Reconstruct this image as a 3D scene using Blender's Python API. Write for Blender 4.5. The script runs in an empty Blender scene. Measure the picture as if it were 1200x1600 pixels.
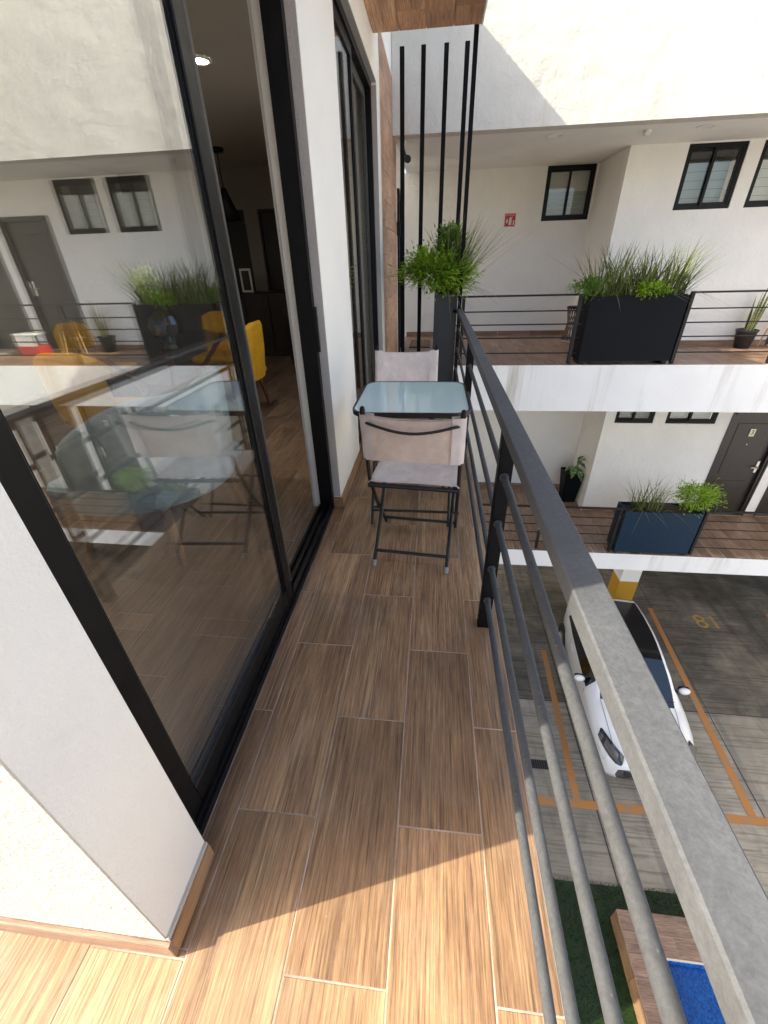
import bpy, bmesh, math, random
from mathutils import Vector, Matrix, Euler
R = random.Random(7)
S = bpy.context.scene
C = S.collection
rad = math.radians

# ------------------------------------------------------------------ camera, sky, sun, exposure
YAW, PITCH, ROLL, FPX, EYE = -.121624, .546809, .0303038, 648.97, 1.35
cam = bpy.data.objects.new('camera', bpy.data.cameras.new('camera'))
C.objects.link(cam)
fwd = Vector((math.sin(YAW)*math.cos(PITCH), math.cos(YAW)*math.cos(PITCH), -math.sin(PITCH)))
r0 = Vector((math.cos(YAW), -math.sin(YAW), 0)); d0 = fwd.cross(r0)
right = math.cos(ROLL)*r0 + math.sin(ROLL)*d0
down = -math.sin(ROLL)*r0 + math.cos(ROLL)*d0
m = Matrix((right, -down, -fwd)).transposed().to_4x4()
m.translation = (0, 0, EYE)
cam.matrix_world = m
cam.data.sensor_fit = 'HORIZONTAL'; cam.data.sensor_width = 36
cam.data.lens = FPX/1200*36
cam.data.clip_start = .02; cam.data.clip_end = 800
S.camera = cam

SUN = Vector((-1, -.36, .83)).normalized()      # direction towards the sun
EL = math.asin(SUN.z); AZ = math.atan2(SUN.x, SUN.y)
w = bpy.data.worlds.new('World'); S.world = w; w.use_nodes = True
nt = w.node_tree
sky = nt.nodes.new('ShaderNodeTexSky'); sky.sky_type = 'NISHITA'; sky.sun_disc = False
sky.sun_elevation = EL; sky.sun_rotation = AZ % (2*math.pi)
bgn = nt.nodes['Background']; bgn.inputs['Strength'].default_value = .15
sky.dust_density = 3.5; sky.air_density = .8; sky.ozone_density = .7
nt.links.new(sky.outputs['Color'], bgn.inputs['Color'])
sl = bpy.data.lights.new('sun', 'SUN'); sl.energy = 2.9; sl.angle = rad(.5); sl.color = (1, .935, .76)
so = bpy.data.objects.new('sun', sl); C.objects.link(so)
so.rotation_euler = SUN.to_track_quat('Z', 'Y').to_euler(); so.location = (-8, -4, 9)
vs = S.view_settings
vs.view_transform = 'Standard'; vs.look = 'None'; vs.gamma = 1; vs.use_curve_mapping = False
vs.exposure = 1.69
S.render.engine = 'CYCLES'
S.cycles.use_denoising = True
S.cycles.max_bounces = 14; S.cycles.diffuse_bounces = 7; S.cycles.glossy_bounces = 6
S.cycles.transparent_max_bounces = 16; S.cycles.transmission_bounces = 8
S.cycles.caustics_reflective = False; S.cycles.caustics_refractive = False

# ------------------------------------------------------------------ helpers
BASE = {}
def root(name, loc=(0, 0, 0), rotz=0, label=None, cat=None, group=None, local=False, kind=None):
    o = bpy.data.objects.new(name, None); C.objects.link(o)
    o.empty_display_size = .1
    o.location = loc; o.rotation_euler = (0, 0, rotz)
    BASE[o] = Vector((0, 0, 0)) if local else Vector(loc)
    return tag(o, label, cat, group, kind)
def tag(o, label=None, cat=None, group=None, kind=None):
    if label: o['label'] = label
    if cat: o['category'] = cat
    if group: o['group'] = group
    if kind: o['kind'] = kind
    return o
def link(name, me, parent=None, centre=Vector((0, 0, 0))):
    o = bpy.data.objects.new(name, me); C.objects.link(o)
    if parent is not None:
        o.parent = parent; o.location = Vector(centre) - BASE[parent]
    else: o.location = centre
    BASE[o] = Vector(centre)
    return o
class G:
    """collects geometry, then becomes one mesh object"""
    def __init__(s): s.v = []; s.f = []; s.sm = []
    def add(s, v, f, smooth=False):
        n = len(s.v); s.v += [Vector(p) for p in v]
        s.f += [tuple(i+n for i in q) for q in f]; s.sm += [smooth]*len(f)
        return s
    def box(s, x0, x1, y0, y1, z0, z1, bev=0, M=None):
        if bev <= 0:
            v = [(x, y, z) for z in (z0, z1) for y in (y0, y1) for x in (x0, x1)]
            f = [(0, 2, 3, 1), (4, 5, 7, 6), (0, 1, 5, 4), (2, 6, 7, 3), (0, 4, 6, 2), (1, 3, 7, 5)]
            v = [Vector(p) for p in v]
        else:
            bm = bmesh.new(); bmesh.ops.create_cube(bm, size=1)
            for q in bm.verts:
                q.co = Vector(((x0+x1)/2+q.co.x*(x1-x0), (y0+y1)/2+q.co.y*(y1-y0), (z0+z1)/2+q.co.z*(z1-z0)))
            bmesh.ops.bevel(bm, geom=bm.edges[:], offset=bev, segments=1, affect='EDGES', profile=.5)
            bm.verts.index_update()
            v = [q.co.copy() for q in bm.verts]; f = [[q.index for q in p.verts] for p in bm.faces]; bm.free()
        if M is not None: v = [M @ p for p in v]
        return s.add(v, f)
    def tube(s, pts, r, n=8, cap=True, smooth=True):
        pts = [Vector(p) for p in pts]; rr = r if isinstance(r, (list, tuple)) else [r]*len(pts)
        v = []; f = []; up = None
        for i, p in enumerate(pts):
            t = (pts[min(i+1, len(pts)-1)]-pts[max(i-1, 0)]).normalized()
            if up is None:
                up = Vector((0, 0, 1)) if abs(t.z) < .9 else Vector((1, 0, 0))
            a = (up - t*up.dot(t)).normalized(); up = a; b = t.cross(a)
            for k in range(n):
                q = 2*math.pi*k/n; v.append(p+(a*math.cos(q)+b*math.sin(q))*rr[i])
        for i in range(len(pts)-1):
            for k in range(n):
                f.append((i*n+k, i*n+(k+1) % n, (i+1)*n+(k+1) % n, (i+1)*n+k))
        s.add(v, f, smooth)
        if cap:
            s.add(v[:n], [tuple(range(n))[::-1]]); s.add(v[-n:], [tuple(range(n))])
        return s
    def lathe(s, prof, cx=0, cy=0, n=24, smooth=True):
        v = []; f = []
        for r_, z in prof:
            for k in range(n):
                q = 2*math.pi*k/n; v.append((cx+r_*math.cos(q), cy+r_*math.sin(q), z))
        for i in range(len(prof)-1):
            for k in range(n): f.append((i*n+k, i*n+(k+1) % n, (i+1)*n+(k+1) % n, (i+1)*n+k))
        return s.add(v, f, smooth)
    def grid(s, rows, smooth=True, closed=False):
        v = [p for r_ in rows for p in r_]; n = len(rows[0]); f = []
        for i in range(len(rows)-1):
            for k in range(n if closed else n-1):
                f.append((i*n+k, i*n+(k+1) % n, (i+1)*n+(k+1) % n, (i+1)*n+k))
        return s.add(v, f, smooth)
    def mesh(s, name, mat, centre):
        me = bpy.data.meshes.new(name)
        me.from_pydata([p-centre for p in s.v], [], s.f)
        if mat: me.materials.append(mat)
        me.polygons.foreach_set('use_smooth', s.sm); me.update()
        return me
    def build(s, name, mat, parent=None, **kw):
        lo = Vector([min(p[i] for p in s.v) for i in range(3)]); hi = Vector([max(p[i] for p in s.v) for i in range(3)])
        c = (lo+hi)/2
        if parent is None: c.z = lo.z
        return tag(link(name, s.mesh(name, mat, c), parent, c), **kw)
def box(name, x0, x1, y0, y1, z0, z1, mat, parent=None, bev=0, **kw):
    return G().box(x0, x1, y0, y1, z0, z1, bev).build(name, mat, parent, **kw)
def copy_tree(o, parent=None):
    c = o.copy(); C.objects.link(c); c.parent = parent
    for ch in list(o.children): copy_tree(ch, c)
    return c

# ------------------------------------------------------------------ materials
def mat(name, col=(.5, .5, .5), rough=.5, metal=0, spec=.5, **kw):
    mt = bpy.data.materials.new(name); mt.use_nodes = True
    b = mt.node_tree.nodes['Principled BSDF']
    b.inputs['Base Color'].default_value = (*col, 1); b.inputs['Roughness'].default_value = rough
    b.inputs['Metallic'].default_value = metal; b.inputs['Specular IOR Level'].default_value = spec
    for k, v in kw.items(): b.inputs[k.replace('_', ' ')].default_value = v
    return mt
def N(mt, t, **kw):
    n = mt.node_tree.nodes.new(t)
    for k, v in kw.items():
        if hasattr(n, k): setattr(n, k, v)
        else: n.inputs[k.replace('_', ' ')].default_value = v
    return n
def L(mt, a, b): mt.node_tree.links.new(a, b)
def bsdf(mt): return mt.node_tree.nodes['Principled BSDF']
def coords(mt, scale=(1, 1, 1), rnd=0, src='Object'):
    tc = N(mt, 'ShaderNodeTexCoord'); mp = N(mt, 'ShaderNodeMapping'); mp.inputs['Scale'].default_value = scale
    if rnd:
        oi = N(mt, 'ShaderNodeObjectInfo'); cb = N(mt, 'ShaderNodeCombineXYZ')
        for i in range(3):
            ml = N(mt, 'ShaderNodeMath', operation='MULTIPLY'); ml.inputs[1].default_value = rnd*(1+.37*i)
            L(mt, oi.outputs['Random'], ml.inputs[0]); L(mt, ml.outputs[0], cb.inputs[i])
        L(mt, cb.outputs[0], mp.inputs['Location'])
    L(mt, tc.outputs[src], mp.inputs['Vector'])
    return mp.outputs['Vector']
def noise(mt, vec, scale, detail=4, rough=.55, dist=0):
    n = N(mt, 'ShaderNodeTexNoise'); n.inputs['Scale'].default_value = scale; n.inputs['Detail'].default_value = detail
    n.inputs['Roughness'].default_value = rough; n.inputs['Distortion'].default_value = dist
    if vec is not None: L(mt, vec, n.inputs['Vector'])
    return n.outputs['Fac']
def ramp(mt, fac, stops):
    r_ = N(mt, 'ShaderNodeValToRGB'); e = r_.color_ramp.elements
    while len(e) < len(stops): e.new(.5)
    for i, (p, c) in enumerate(stops):
        e[i].position = p; e[i].color = (*c, 1) if len(c) == 3 else c
    L(mt, fac, r_.inputs['Fac'])
    return r_.outputs['Color']
def mix(mt, fac, a, b, mode='MIX'):
    n = N(mt, 'ShaderNodeMix', data_type='RGBA', blend_type=mode)
    for s_, i in ((fac, 0), (a, 6), (b, 7)):
        if isinstance(s_, (int, float)): n.inputs[i].default_value = s_
        elif isinstance(s_, tuple): n.inputs[i].default_value = (*s_, 1)
        else: L(mt, s_, n.inputs[i])
    return n.outputs[2]
def bump(mt, h, strength=.2, dist=.01):
    b = N(mt, 'ShaderNodeBump'); b.inputs['Strength'].default_value = strength; b.inputs['Distance'].default_value = dist
    L(mt, h, b.inputs['Height']); L(mt, b.outputs['Normal'], bsdf(mt).inputs['Normal'])
def maprange(mt, v, a, b, c, d):
    n = N(mt, 'ShaderNodeMapRange'); L(mt, v, n.inputs[0])
    for i, x in enumerate((a, b, c, d)): n.inputs[i+1].default_value = x
    return n.outputs[0]

def wood_tile(name, dark, mid, light, rough=.38, axis='y', tint=.2):
    mt = mat(name, mid, rough)
    sc = {'y': (1, .045, 1), 'x': (.045, 1, 1), 'z': (1, 1, .045)}[axis]
    v = coords(mt, sc, 37)
    vb = coords(mt, {'y': (1, .07, 1), 'x': (.07, 1, 1), 'z': (1, 1, .07)}[axis], 23)
    fine = noise(mt, v, 190, 7, .82, .35)
    band = noise(mt, vb, 17, 3, .55, .5)
    sc2 = {'y': (1, .3, 1), 'x': (.3, 1, 1), 'z': (1, 1, .3)}[axis]
    big = noise(mt, coords(mt, sc2, 61), 7, 2, .5, .3)
    c1 = ramp(mt, band, [(.32, tuple(x*k for x, k in zip(dark, (1.05, .95, 1.05)))), (.46, mid), (.56, tuple((x+y)/2 for x, y in zip(mid, dark))), (.7, light)])
    c2 = ramp(mt, fine, [(.34, tuple(x*.55 for x in dark)), (.5, mid), (.64, tuple(min(1, x*1.2) for x in light))])
    c = mix(mt, .45, c1, c2)
    vl = coords(mt, {'y': (1, .02, 1), 'x': (.02, 1, 1), 'z': (1, 1, .02)}[axis], 51)
    c = mix(mt, .85, c, ramp(mt, noise(mt, vl, 175, 5, .72, .12), [(.37, (.42, .41, .42)), (.5, (1, 1, 1)), (.64, (1.25, 1.24, 1.2))]), 'MULTIPLY')
    gp = N(mt, 'ShaderNodeNewGeometry')      # dust and scuffs that run on across the joints
    du = noise(mt, gp.outputs['Position'], 4.5, 7, .7, .5); sc_ = noise(mt, gp.outputs['Position'], 60, 3, .6)
    c = mix(mt, maprange(mt, du, .5, .75, 0, .22), c, (.42, .37, .31))
    c = mix(mt, maprange(mt, sc_, .70, .76, 0, .35), c, (.5, .45, .4))
    oi = N(mt, 'ShaderNodeObjectInfo')
    t = maprange(mt, oi.outputs['Random'], 0, 1, 1-tint, 1+tint*.7)
    g = maprange(mt, big, .3, .7, .74, 1.22)
    mm = N(mt, 'ShaderNodeMath', operation='MULTIPLY'); L(mt, t, mm.inputs[0]); L(mt, g, mm.inputs[1])
    cc = N(mt, 'ShaderNodeVectorMath', operation='SCALE'); L(mt, c, cc.inputs[0]); L(mt, mm.outputs[0], cc.inputs['Scale'])
    L(mt, cc.outputs[0], bsdf(mt).inputs['Base Color'])
    L(mt, maprange(mt, fine, .3, .7, rough-.06, rough+.14), bsdf(mt).inputs['Roughness'])
    bump(mt, fine, .12, .002)
    return mt
M = {}
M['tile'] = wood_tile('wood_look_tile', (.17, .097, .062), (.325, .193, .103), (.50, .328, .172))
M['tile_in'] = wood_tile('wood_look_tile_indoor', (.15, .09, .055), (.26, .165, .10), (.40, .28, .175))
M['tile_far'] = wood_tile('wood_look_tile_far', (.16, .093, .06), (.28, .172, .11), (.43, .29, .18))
M['tile_x'] = wood_tile('wood_look_tile_deck', (.15, .088, .06), (.27, .17, .115), (.40, .27, .18), axis='x')
M['skirting'] = wood_tile('wood_look_skirting', (.28, .15, .07), (.42, .24, .115), (.52, .32, .16), axis='y')
M['cladding'] = wood_tile('wood_look_cladding', (.36, .2, .12), (.5, .3, .19), (.62, .41, .28), axis='y', rough=.45)
M['soffit_wood'] = wood_tile('soffit_wood', (.42, .21, .1), (.58, .32, .17), (.7, .43, .25), axis='y', rough=.5)

def plaster(name, col, bumpy=.25, stain=0, scale=1, coarse=0):
    mt = mat(name, col, .85, spec=.25)
    v = coords(mt)
    big = noise(mt, v, 1.3*scale, 4, .55); fine = noise(mt, v, 90, 4, .65); mid = noise(mt, v, 9, 5, .6)
    c = ramp(mt, big, [(.25, tuple(x*.93 for x in col)), (.6, col), (.85, tuple(min(1, x*1.03) for x in col))])
    c = mix(mt, maprange(mt, mid, .62, .8, 0, .35), c, tuple(x*.8 for x in col))
    if stain:
        st = noise(mt, coords(mt, (1, 1, .06)), 7, 5, .65, .2)
        st2 = noise(mt, coords(mt, (1, 1, .22)), 1.7, 2, .5)
        k = N(mt, 'ShaderNodeMath', operation='MULTIPLY')
        L(mt, maprange(mt, st, .5, .72, 0, 1), k.inputs[0]); L(mt, maprange(mt, st2, .45, .65, 0, stain), k.inputs[1])
        c = mix(mt, k.outputs[0], c, (.42, .38, .29))
    L(mt, c, bsdf(mt).inputs['Base Color'])
    h = N(mt, 'ShaderNodeMath', operation='ADD'); L(mt, fine, h.inputs[0])
    k2 = N(mt, 'ShaderNodeMath', operation='MULTIPLY'); k2.inputs[1].default_value = 2.5+coarse*3
    L(mt, noise(mt, v, 3.2, 5, .6), k2.inputs[0]); L(mt, k2.outputs[0], h.inputs[1])
    bump(mt, h.outputs[0], bumpy, .012)
    return mt
M['wall'] = plaster('white_plaster', (.83, .82, .775), .3)
M['wall_far'] = plaster('white_plaster_far', (.85, .835, .78), .45, coarse=1)
M['wall_stain'] = plaster('white_plaster_rainstained', (.83, .83, .80), .35, stain=.95)
M['wall_upper'] = plaster('weathered_cream_render', (.63, .61, .545), .7, stain=.4, coarse=1)
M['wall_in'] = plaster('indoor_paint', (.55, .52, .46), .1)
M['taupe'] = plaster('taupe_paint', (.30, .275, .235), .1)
M['stipple'] = plaster('stippled_plaster', (.60, .585, .52), .55)
M['soffit'] = plaster('soffit_paint', (.83, .81, .75), .15)
M['grout'] = mat('grout', (.46, .37, .30), .9)
L(M['grout'], ramp(M['grout'], noise(M['grout'], coords(M['grout']), 7, 6, .7), [(.35, (.27, .21, .165)), (.6, (.5, .41, .335))]), bsdf(M['grout']).inputs['Base Color'])
M['mortar'] = plaster('mortar', (.55, .53, .48), .6)

def metal_paint(name, col, rough, dust=0.0, speck=0.0, spec=.5):
    mt = mat(name, col, rough, spec=spec)
    v = coords(mt)
    n1 = noise(mt, v, 14, 6, .7); c = ramp(mt, n1, [(.3, tuple(x*.8 for x in col)), (.7, tuple(x*1.2 for x in col))])
    if dust:
        d1 = noise(mt, v, 130, 7, .8, .3); d2 = noise(mt, coords(mt, (1, .25, 1)), 6, 4, .6)
        k = N(mt, 'ShaderNodeMath', operation='MULTIPLY'); L(mt, maprange(mt, d1, .38, .64, .35, 1.1), k.inputs[0]); L(mt, maprange(mt, d2, .3, .7, .35*dust, dust), k.inputs[1])
        c = mix(mt, k.outputs[0], c, (.42, .43, .43))
    if speck:
        vo = N(mt, 'ShaderNodeTexVoronoi'); vo.inputs['Scale'].default_value = 42; L(mt, v, vo.inputs['Vector'])
        sp = noise(mt, v, 8, 2)
        k = N(mt, 'ShaderNodeMath', operation='MULTIPLY'); L(mt, maprange(mt, vo.outputs['Distance'], .05, .09, 1, 0), k.inputs[0]); L(mt, maprange(mt, sp, .58, .64, 0, speck), k.inputs[1])
        c = mix(mt, k.outputs[0], c, (.8, .8, .76))
    L(mt, c, bsdf(mt).inputs['Base Color'])
    L(mt, maprange(mt, n1, .3, .7, rough-.08, rough+.12), bsdf(mt).inputs['Roughness'])
    bump(mt, noise(mt, v, 120, 3, .6), .06, .002)
    return mt
M['black'] = metal_paint('black_metal', (.006, .006, .007), .45, spec=.3)
M['frame'] = metal_paint('black_aluminium', (.006, .006, .0065), .4, spec=.22)
M['frame_in'] = metal_paint('grey_aluminium', (.06, .058, .055), .5, spec=.3)  # lighter grey for the inner sashes
M['rail'] = metal_paint('weathered_black_steel', (.07, .074, .083), .55, dust=.2, speck=.8, spec=.12)
M['bar'] = metal_paint('weathered_black_bar', (.05, .052, .057), .6, dust=.16, speck=.7, spec=.12)
M['post'] = metal_paint('black_steel_post', (.006, .006, .007), .5, spec=.12)
M['railfar'] = metal_paint('black_steel_far', (.012, .011, .011), .5, spec=.3)
M['chairmetal'] = metal_paint('charcoal_tube', (.016, .015, .016), .38, spec=.4)
M['planter'] = metal_paint('black_planter_steel', (.005, .0062, .008), .55, spec=.12)
M['planter_blue'] = metal_paint('navy_planter_steel', (.004, .02, .038), .35, spec=.35)
M['graphite'] = metal_paint('graphite_planter', (.03, .034, .04), .4)

def glass(name, tint=(.86, .9, .88), ior=1.52, rough=0.0):
    mt = bpy.data.materials.new(name); mt.use_nodes = True; t = mt.node_tree; t.nodes.clear()
    o = t.nodes.new('ShaderNodeOutputMaterial'); mx = t.nodes.new('ShaderNodeMixShader')
    tr = t.nodes.new('ShaderNodeBsdfTransparent'); gl = t.nodes.new('ShaderNodeBsdfGlossy'); fr = t.nodes.new('ShaderNodeFresnel')
    tr.inputs['Color'].default_value = (*tint, 1); gl.inputs['Roughness'].default_value = rough; gl.inputs['Color'].default_value = (1, 1, 1, 1)
    ge = t.nodes.new('ShaderNodeNewGeometry'); mr = t.nodes.new('ShaderNodeMapRange')   # same reflectance on entry and exit
    mr.inputs[3].default_value = ior; mr.inputs[4].default_value = 1/ior
    t.links.new(ge.outputs['Backfacing'], mr.inputs[0]); t.links.new(mr.outputs[0], fr.inputs['IOR'])
    t.links.new(fr.outputs[0], mx.inputs[0]); t.links.new(tr.outputs[0], mx.inputs[1]); t.links.new(gl.outputs[0], mx.inputs[2]); t.links.new(mx.outputs[0], o.inputs[0])
    return mt
M['glass'] = glass('door_glass', (.98, .99, .985), 2.25)
M['glass_far'] = glass('window_glass', (.9, .92, .91), 1.6)
M['vase_glass'] = glass('clear_glass', (.86, .87, .88), 1.8)
M['cut_glass'] = glass('cut_glass', (.55, .55, .57), 3.2)
M['blind'] = mat('roller_blind', (.42, .45, .42), .8)
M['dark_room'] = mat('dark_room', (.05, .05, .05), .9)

def fabric(name, col, scale=700, str_=.3):
    mt = mat(name, col, .8, spec=.3)
    v = coords(mt); wv = N(mt, 'ShaderNodeTexWave', bands_direction='X'); wv.inputs['Scale'].default_value = scale*.3; L(mt, v, wv.inputs['Vector'])
    wz = N(mt, 'ShaderNodeTexWave', bands_direction='Z'); wz.inputs['Scale'].default_value = scale*.3; L(mt, v, wz.inputs['Vector'])
    n1 = noise(mt, v, 11, 5, .65)
    L(mt, ramp(mt, n1, [(.3, tuple(x*.82 for x in col)), (.7, tuple(x*1.1 for x in col))]), bsdf(mt).inputs['Base Color'])
    h = N(mt, 'ShaderNodeMath', operation='ADD'); L(mt, wv.outputs['Fac'], h.inputs[0]); L(mt, wz.outputs['Fac'], h.inputs[1])
    bump(mt, h.outputs[0], str_, .0006)
    return mt
M['canvas'] = fabric('taupe_mesh_canvas', (.80, .71, .66))
M['canvas_dirty'] = fabric('taupe_mesh_canvas_worn', (.83, .67, .56))
M['yellow'] = fabric('yellow_upholstery', (.82, .43, .025), 500, .2)
M['teal'] = fabric('grey_blue_upholstery', (.52, .60, .60), 500, .2)
def leafmat(name, a, b, c, transl=.35):
    mt = mat(name, b, .45, spec=.4)
    g = N(mt, 'ShaderNodeNewGeometry')
    n1 = noise(mt, coords(mt), 9, 3)
    k = N(mt, 'ShaderNodeMath', operation='ADD'); L(mt, g.outputs['Random Per Island'], k.inputs[0]); L(mt, n1, k.inputs[1])
    col = ramp(mt, maprange(mt, k.outputs[0], .3, 1.4, 0, 1), [(0, a), (.5, b), (1, c)])
    L(mt, col, bsdf(mt).inputs['Base Color'])
    tl = N(mt, 'ShaderNodeBsdfTranslucent'); L(mt, col, tl.inputs['Color'])
    mx = N(mt, 'ShaderNodeMixShader'); mx.inputs[0].default_value = transl
    out = mt.node_tree.nodes['Material Output']
    L(mt, bsdf(mt).outputs[0], mx.inputs[1]); L(mt, tl.outputs[0], mx.inputs[2]); L(mt, mx.outputs[0], out.inputs[0])
    return mt
M['grass'] = leafmat('grass_blades', (.035, .055, .018), (.09, .125, .035), (.26, .30, .09), .45)
M['drygrass'] = leafmat('dry_blades', (.15, .13, .06), (.2, .17, .08), (.28, .23, .12), .3)
M['bush'] = leafmat('bright_leaves', (.12, .22, .015), (.24, .41, .03), (.4, .57, .06), .45)
M['fern'] = leafmat('fern_leaves', (.07, .15, .02), (.13, .25, .035), (.22, .36, .06), .4)
M['stem'] = mat('stem', (.12, .08, .04), .8)
M['soil'] = mat('soil', (.04, .028, .02), .95)

# ------------------------------------------------------------------ the ground
GZ = -6.5
def concrete():
    mt = mat('broomed_concrete', (.3, .29, .27), .75, spec=.3)
    v = coords(mt)
    a = noise(mt, v, .5, 6, .6, .4); b = noise(mt, v, 3.5, 6, .65, .8); f = noise(mt, coords(mt, (.03, 1, 1)), 26, 3, .6, .3)
    c = ramp(mt, a, [(.3, (.23, .205, .16)), (.5, (.36, .325, .26)), (.7, (.48, .43, .35))])
    c = mix(mt, maprange(mt, b, .38, .72, 0, .55), c, (.17, .155, .13))
    c = mix(mt, maprange(mt, f, .5, .62, 0, .6), c, (.13, .115, .095))
    sp = noise(mt, v, 11, 4, .7, .2)
    c = mix(mt, maprange(mt, sp, .63, .75, 0, .6), c, (.06, .058, .055))
    tr = noise(mt, coords(mt, (1, .12, 1)), 2.2, 4, .6, 1.2)
    c = mix(mt, maprange(mt, tr, .54, .66, 0, .4), c, (.1, .1, .1))
    L(mt, c, bsdf(mt).inputs['Base Color']); bump(mt, f, .3, .006)
    return mt
M['concrete'] = concrete()
ground = box('ground', -60, 70, -60, 70, GZ-.3, GZ, M['concrete'], kind='structure')
def worn_paint(name, col):
    mt = mat(name, col, .7)
    n = noise(mt, coords(mt), 5, 8, .7, .4)
    L(mt, ramp(mt, n, [(.36, (.24, .21, .17)), (.5, col)]), bsdf(mt).inputs['Base Color'])
    return mt
M['orange'] = worn_paint('worn_orange_paint', (.44, .19, .05))
M['ochre'] = worn_paint('worn_ochre_paint', (.46, .28, .05))
M['joint'] = mat('joint', (.05, .048, .045), .9)
def flat(name, pts, mt, z, parent):
    g = G(); n = len(pts)
    g.add([(x, y, z) for x, y in pts], [tuple(range(n))]); g.add([(x, y, z-.003) for x, y in pts], [tuple(range(n))[::-1]])
    return g.build(name, mt, parent)
lz = 0
for a in ([(2.60, 3.7), (2.72, 3.7), (2.84, 6.9), (2.73, 6.9)], [(.3, 3.61), (4.0, 3.63), (4.0, 3.76), (.3, 3.74)],
          [(4.0, 3.63), (5.6, 3.64), (5.6, 3.76), (4.0, 3.76)], [(5.32, 3.77), (5.45, 3.77), (5.83, 8.5), (5.72, 8.5)], [(8.2, 3.7), (8.3, 3.7), (8.6, 8.5), (8.5, 8.5)]):
    flat('parking_line', a, M['orange'], GZ+.0055+lz, ground); lz += .0007
for a in ([(-.6, 5.58), (14, 5.58), (14, 5.6), (-.6, 5.6)], [(2.93, 2.6), (2.95, 2.6), (2.95, 9.8), (2.93, 9.8)], [(5.5, 2.6), (5.515, 2.6), (5.9, 9.8), (5.885, 9.8)], [(7.9, 5.6), (7.92, 5.6), (7.92, 9.8), (7.9, 9.8)], [(1.0, 5.6), (1.02, 5.6), (1.02, 9.8), (1.0, 9.8)]):
    flat('slab_joint', a, M['joint'], GZ+.0045, ground)
M['concrete_shade'] = M['concrete'].copy(); M['concrete_shade'].name = 'shaded_smeared_concrete'  # concrete copy with shade put into its colour, plus smears
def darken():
    mt = M['concrete_shade']; b = bsdf(mt); src = b.inputs['Base Color'].links[0].from_socket
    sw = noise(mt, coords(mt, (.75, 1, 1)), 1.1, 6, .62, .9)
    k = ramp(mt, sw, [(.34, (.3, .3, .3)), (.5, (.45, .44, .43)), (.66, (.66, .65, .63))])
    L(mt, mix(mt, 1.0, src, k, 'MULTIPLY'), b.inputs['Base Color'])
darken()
flat('shade_sheet', [(-.6, 5.6), (14, 5.6), (14, 12.5), (-.6, 12.5)], M['concrete_shade'], GZ+.002, ground)  # sheet carrying the painted shade below the far building
def text(name, body, size, loc, rot, mt, parent, ext=.001):
    cu = bpy.data.curves.new(name, 'FONT'); cu.body = body; cu.size = size; cu.extrude = ext; cu.align_x = 'CENTER'; cu.align_y = 'CENTER'
    cu.materials.append(mt)
    t_ = bpy.data.objects.new(name, cu)
    me = bpy.data.meshes.new_from_object(t_); me.name = name
    bpy.data.objects.remove(t_); bpy.data.curves.remove(cu)
    if not me.materials: me.materials.append(mt)
    o = bpy.data.objects.new(name, me); C.objects.link(o); o.parent = parent
    o.location = Vector(loc)-BASE[parent]; o.rotation_euler = rot; BASE[o] = Vector(loc)
    return o
text('bay_number', '81', .62, (6.95, 8.1, GZ+.009), (0, 0, 0), M['ochre'], ground)

lawn_m = mat('turf_base', (.012, .022, .009), .95)
lawn = G(); lawn.box(.9, 12, -5, 2.63, GZ-.01, GZ+.02)
for i in range(26000):
    x = R.uniform(1.2, 5.2); y = R.uniform(.2, 2.66)
    if x > 2.75 and y < 2.2: continue
    a = R.uniform(0, 6.28); h = R.uniform(.02, .045); t = R.uniform(-.02, .02); u = R.uniform(-.02, .02)
    lawn.add([(x+.004*math.cos(a), y+.004*math.sin(a), GZ+.015), (x-.004*math.cos(a), y-.004*math.sin(a), GZ+.015), (x+t, y+u, GZ+.02+h)], [(0, 1, 2)])
M['turf'] = leafmat('artificial_turf', (.006, .018, .003), (.012, .032, .005), (.024, .052, .009), .25)
lawn.build('lawn', M['turf'], label='dark green artificial turf beside the raised pool deck', cat='grass', kind='stuff')

# raised pool deck with wood-look tiles, pool
DZ = GZ+.32
deck = G()
deck.box(2.70, 12, 1.87, 2.28, GZ, DZ-.0018).box(2.70, 3.13, -5, 1.87, GZ, DZ-.0018).box(3.13, 12, -5.2, -5, GZ, DZ-.0018)
deck = deck.build('pool_deck', M['grout'], kind='structure')
def tiles(parent, x0, x1, y0, y1, z, mt, tw, tl, ox=0, oy=0, alongx=False, gap=.0034, th=.012, name='tile', skip=None, cache={}):
    n = 0
    A0, A1, B0, B1 = (y0, y1, x0, x1) if alongx else (x0, x1, y0, y1)
    k = math.floor((A0-ox)/tw)
    while ox+k*tw < A1-1e-6:
        a0, a1 = max(A0, ox+k*tw), min(A1, ox+(k+1)*tw)
        off = oy+(tl/2 if k % 2 else 0)
        j = math.floor((B0-off)/tl)
        while off+j*tl < B1-1e-6:
            b0, b1 = max(B0, off+j*tl), min(B1, off+(j+1)*tl)
            j += 1
            if a1-a0 < .012 or b1-b0 < .012: continue
            p, q, r_, s_ = (b0, b1, a0, a1) if alongx else (a0, a1, b0, b1)
            if skip and skip(p, q, r_, s_): continue
            p += gap/2; q -= gap/2; r_ += gap/2; s_ -= gap/2
            key = (name, round(q-p, 3), round(s_-r_, 3), mt.name, th)
            if key not in cache:
                cache[key] = G().box(-(q-p)/2, (q-p)/2, -(s_-r_)/2, (s_-r_)/2, -th, 0, .0012).mesh(name, mt, Vector((0, 0, 0)))
            link(name, cache[key], parent, Vector(((p+q)/2, (r_+s_)/2, z))); n += 1
        k += 1
    return n
tiles(deck, 2.70, 6.2, 1.87, 2.28, DZ, M['tile_x'], .205, .61, 1.87, 2.70, True)
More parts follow.
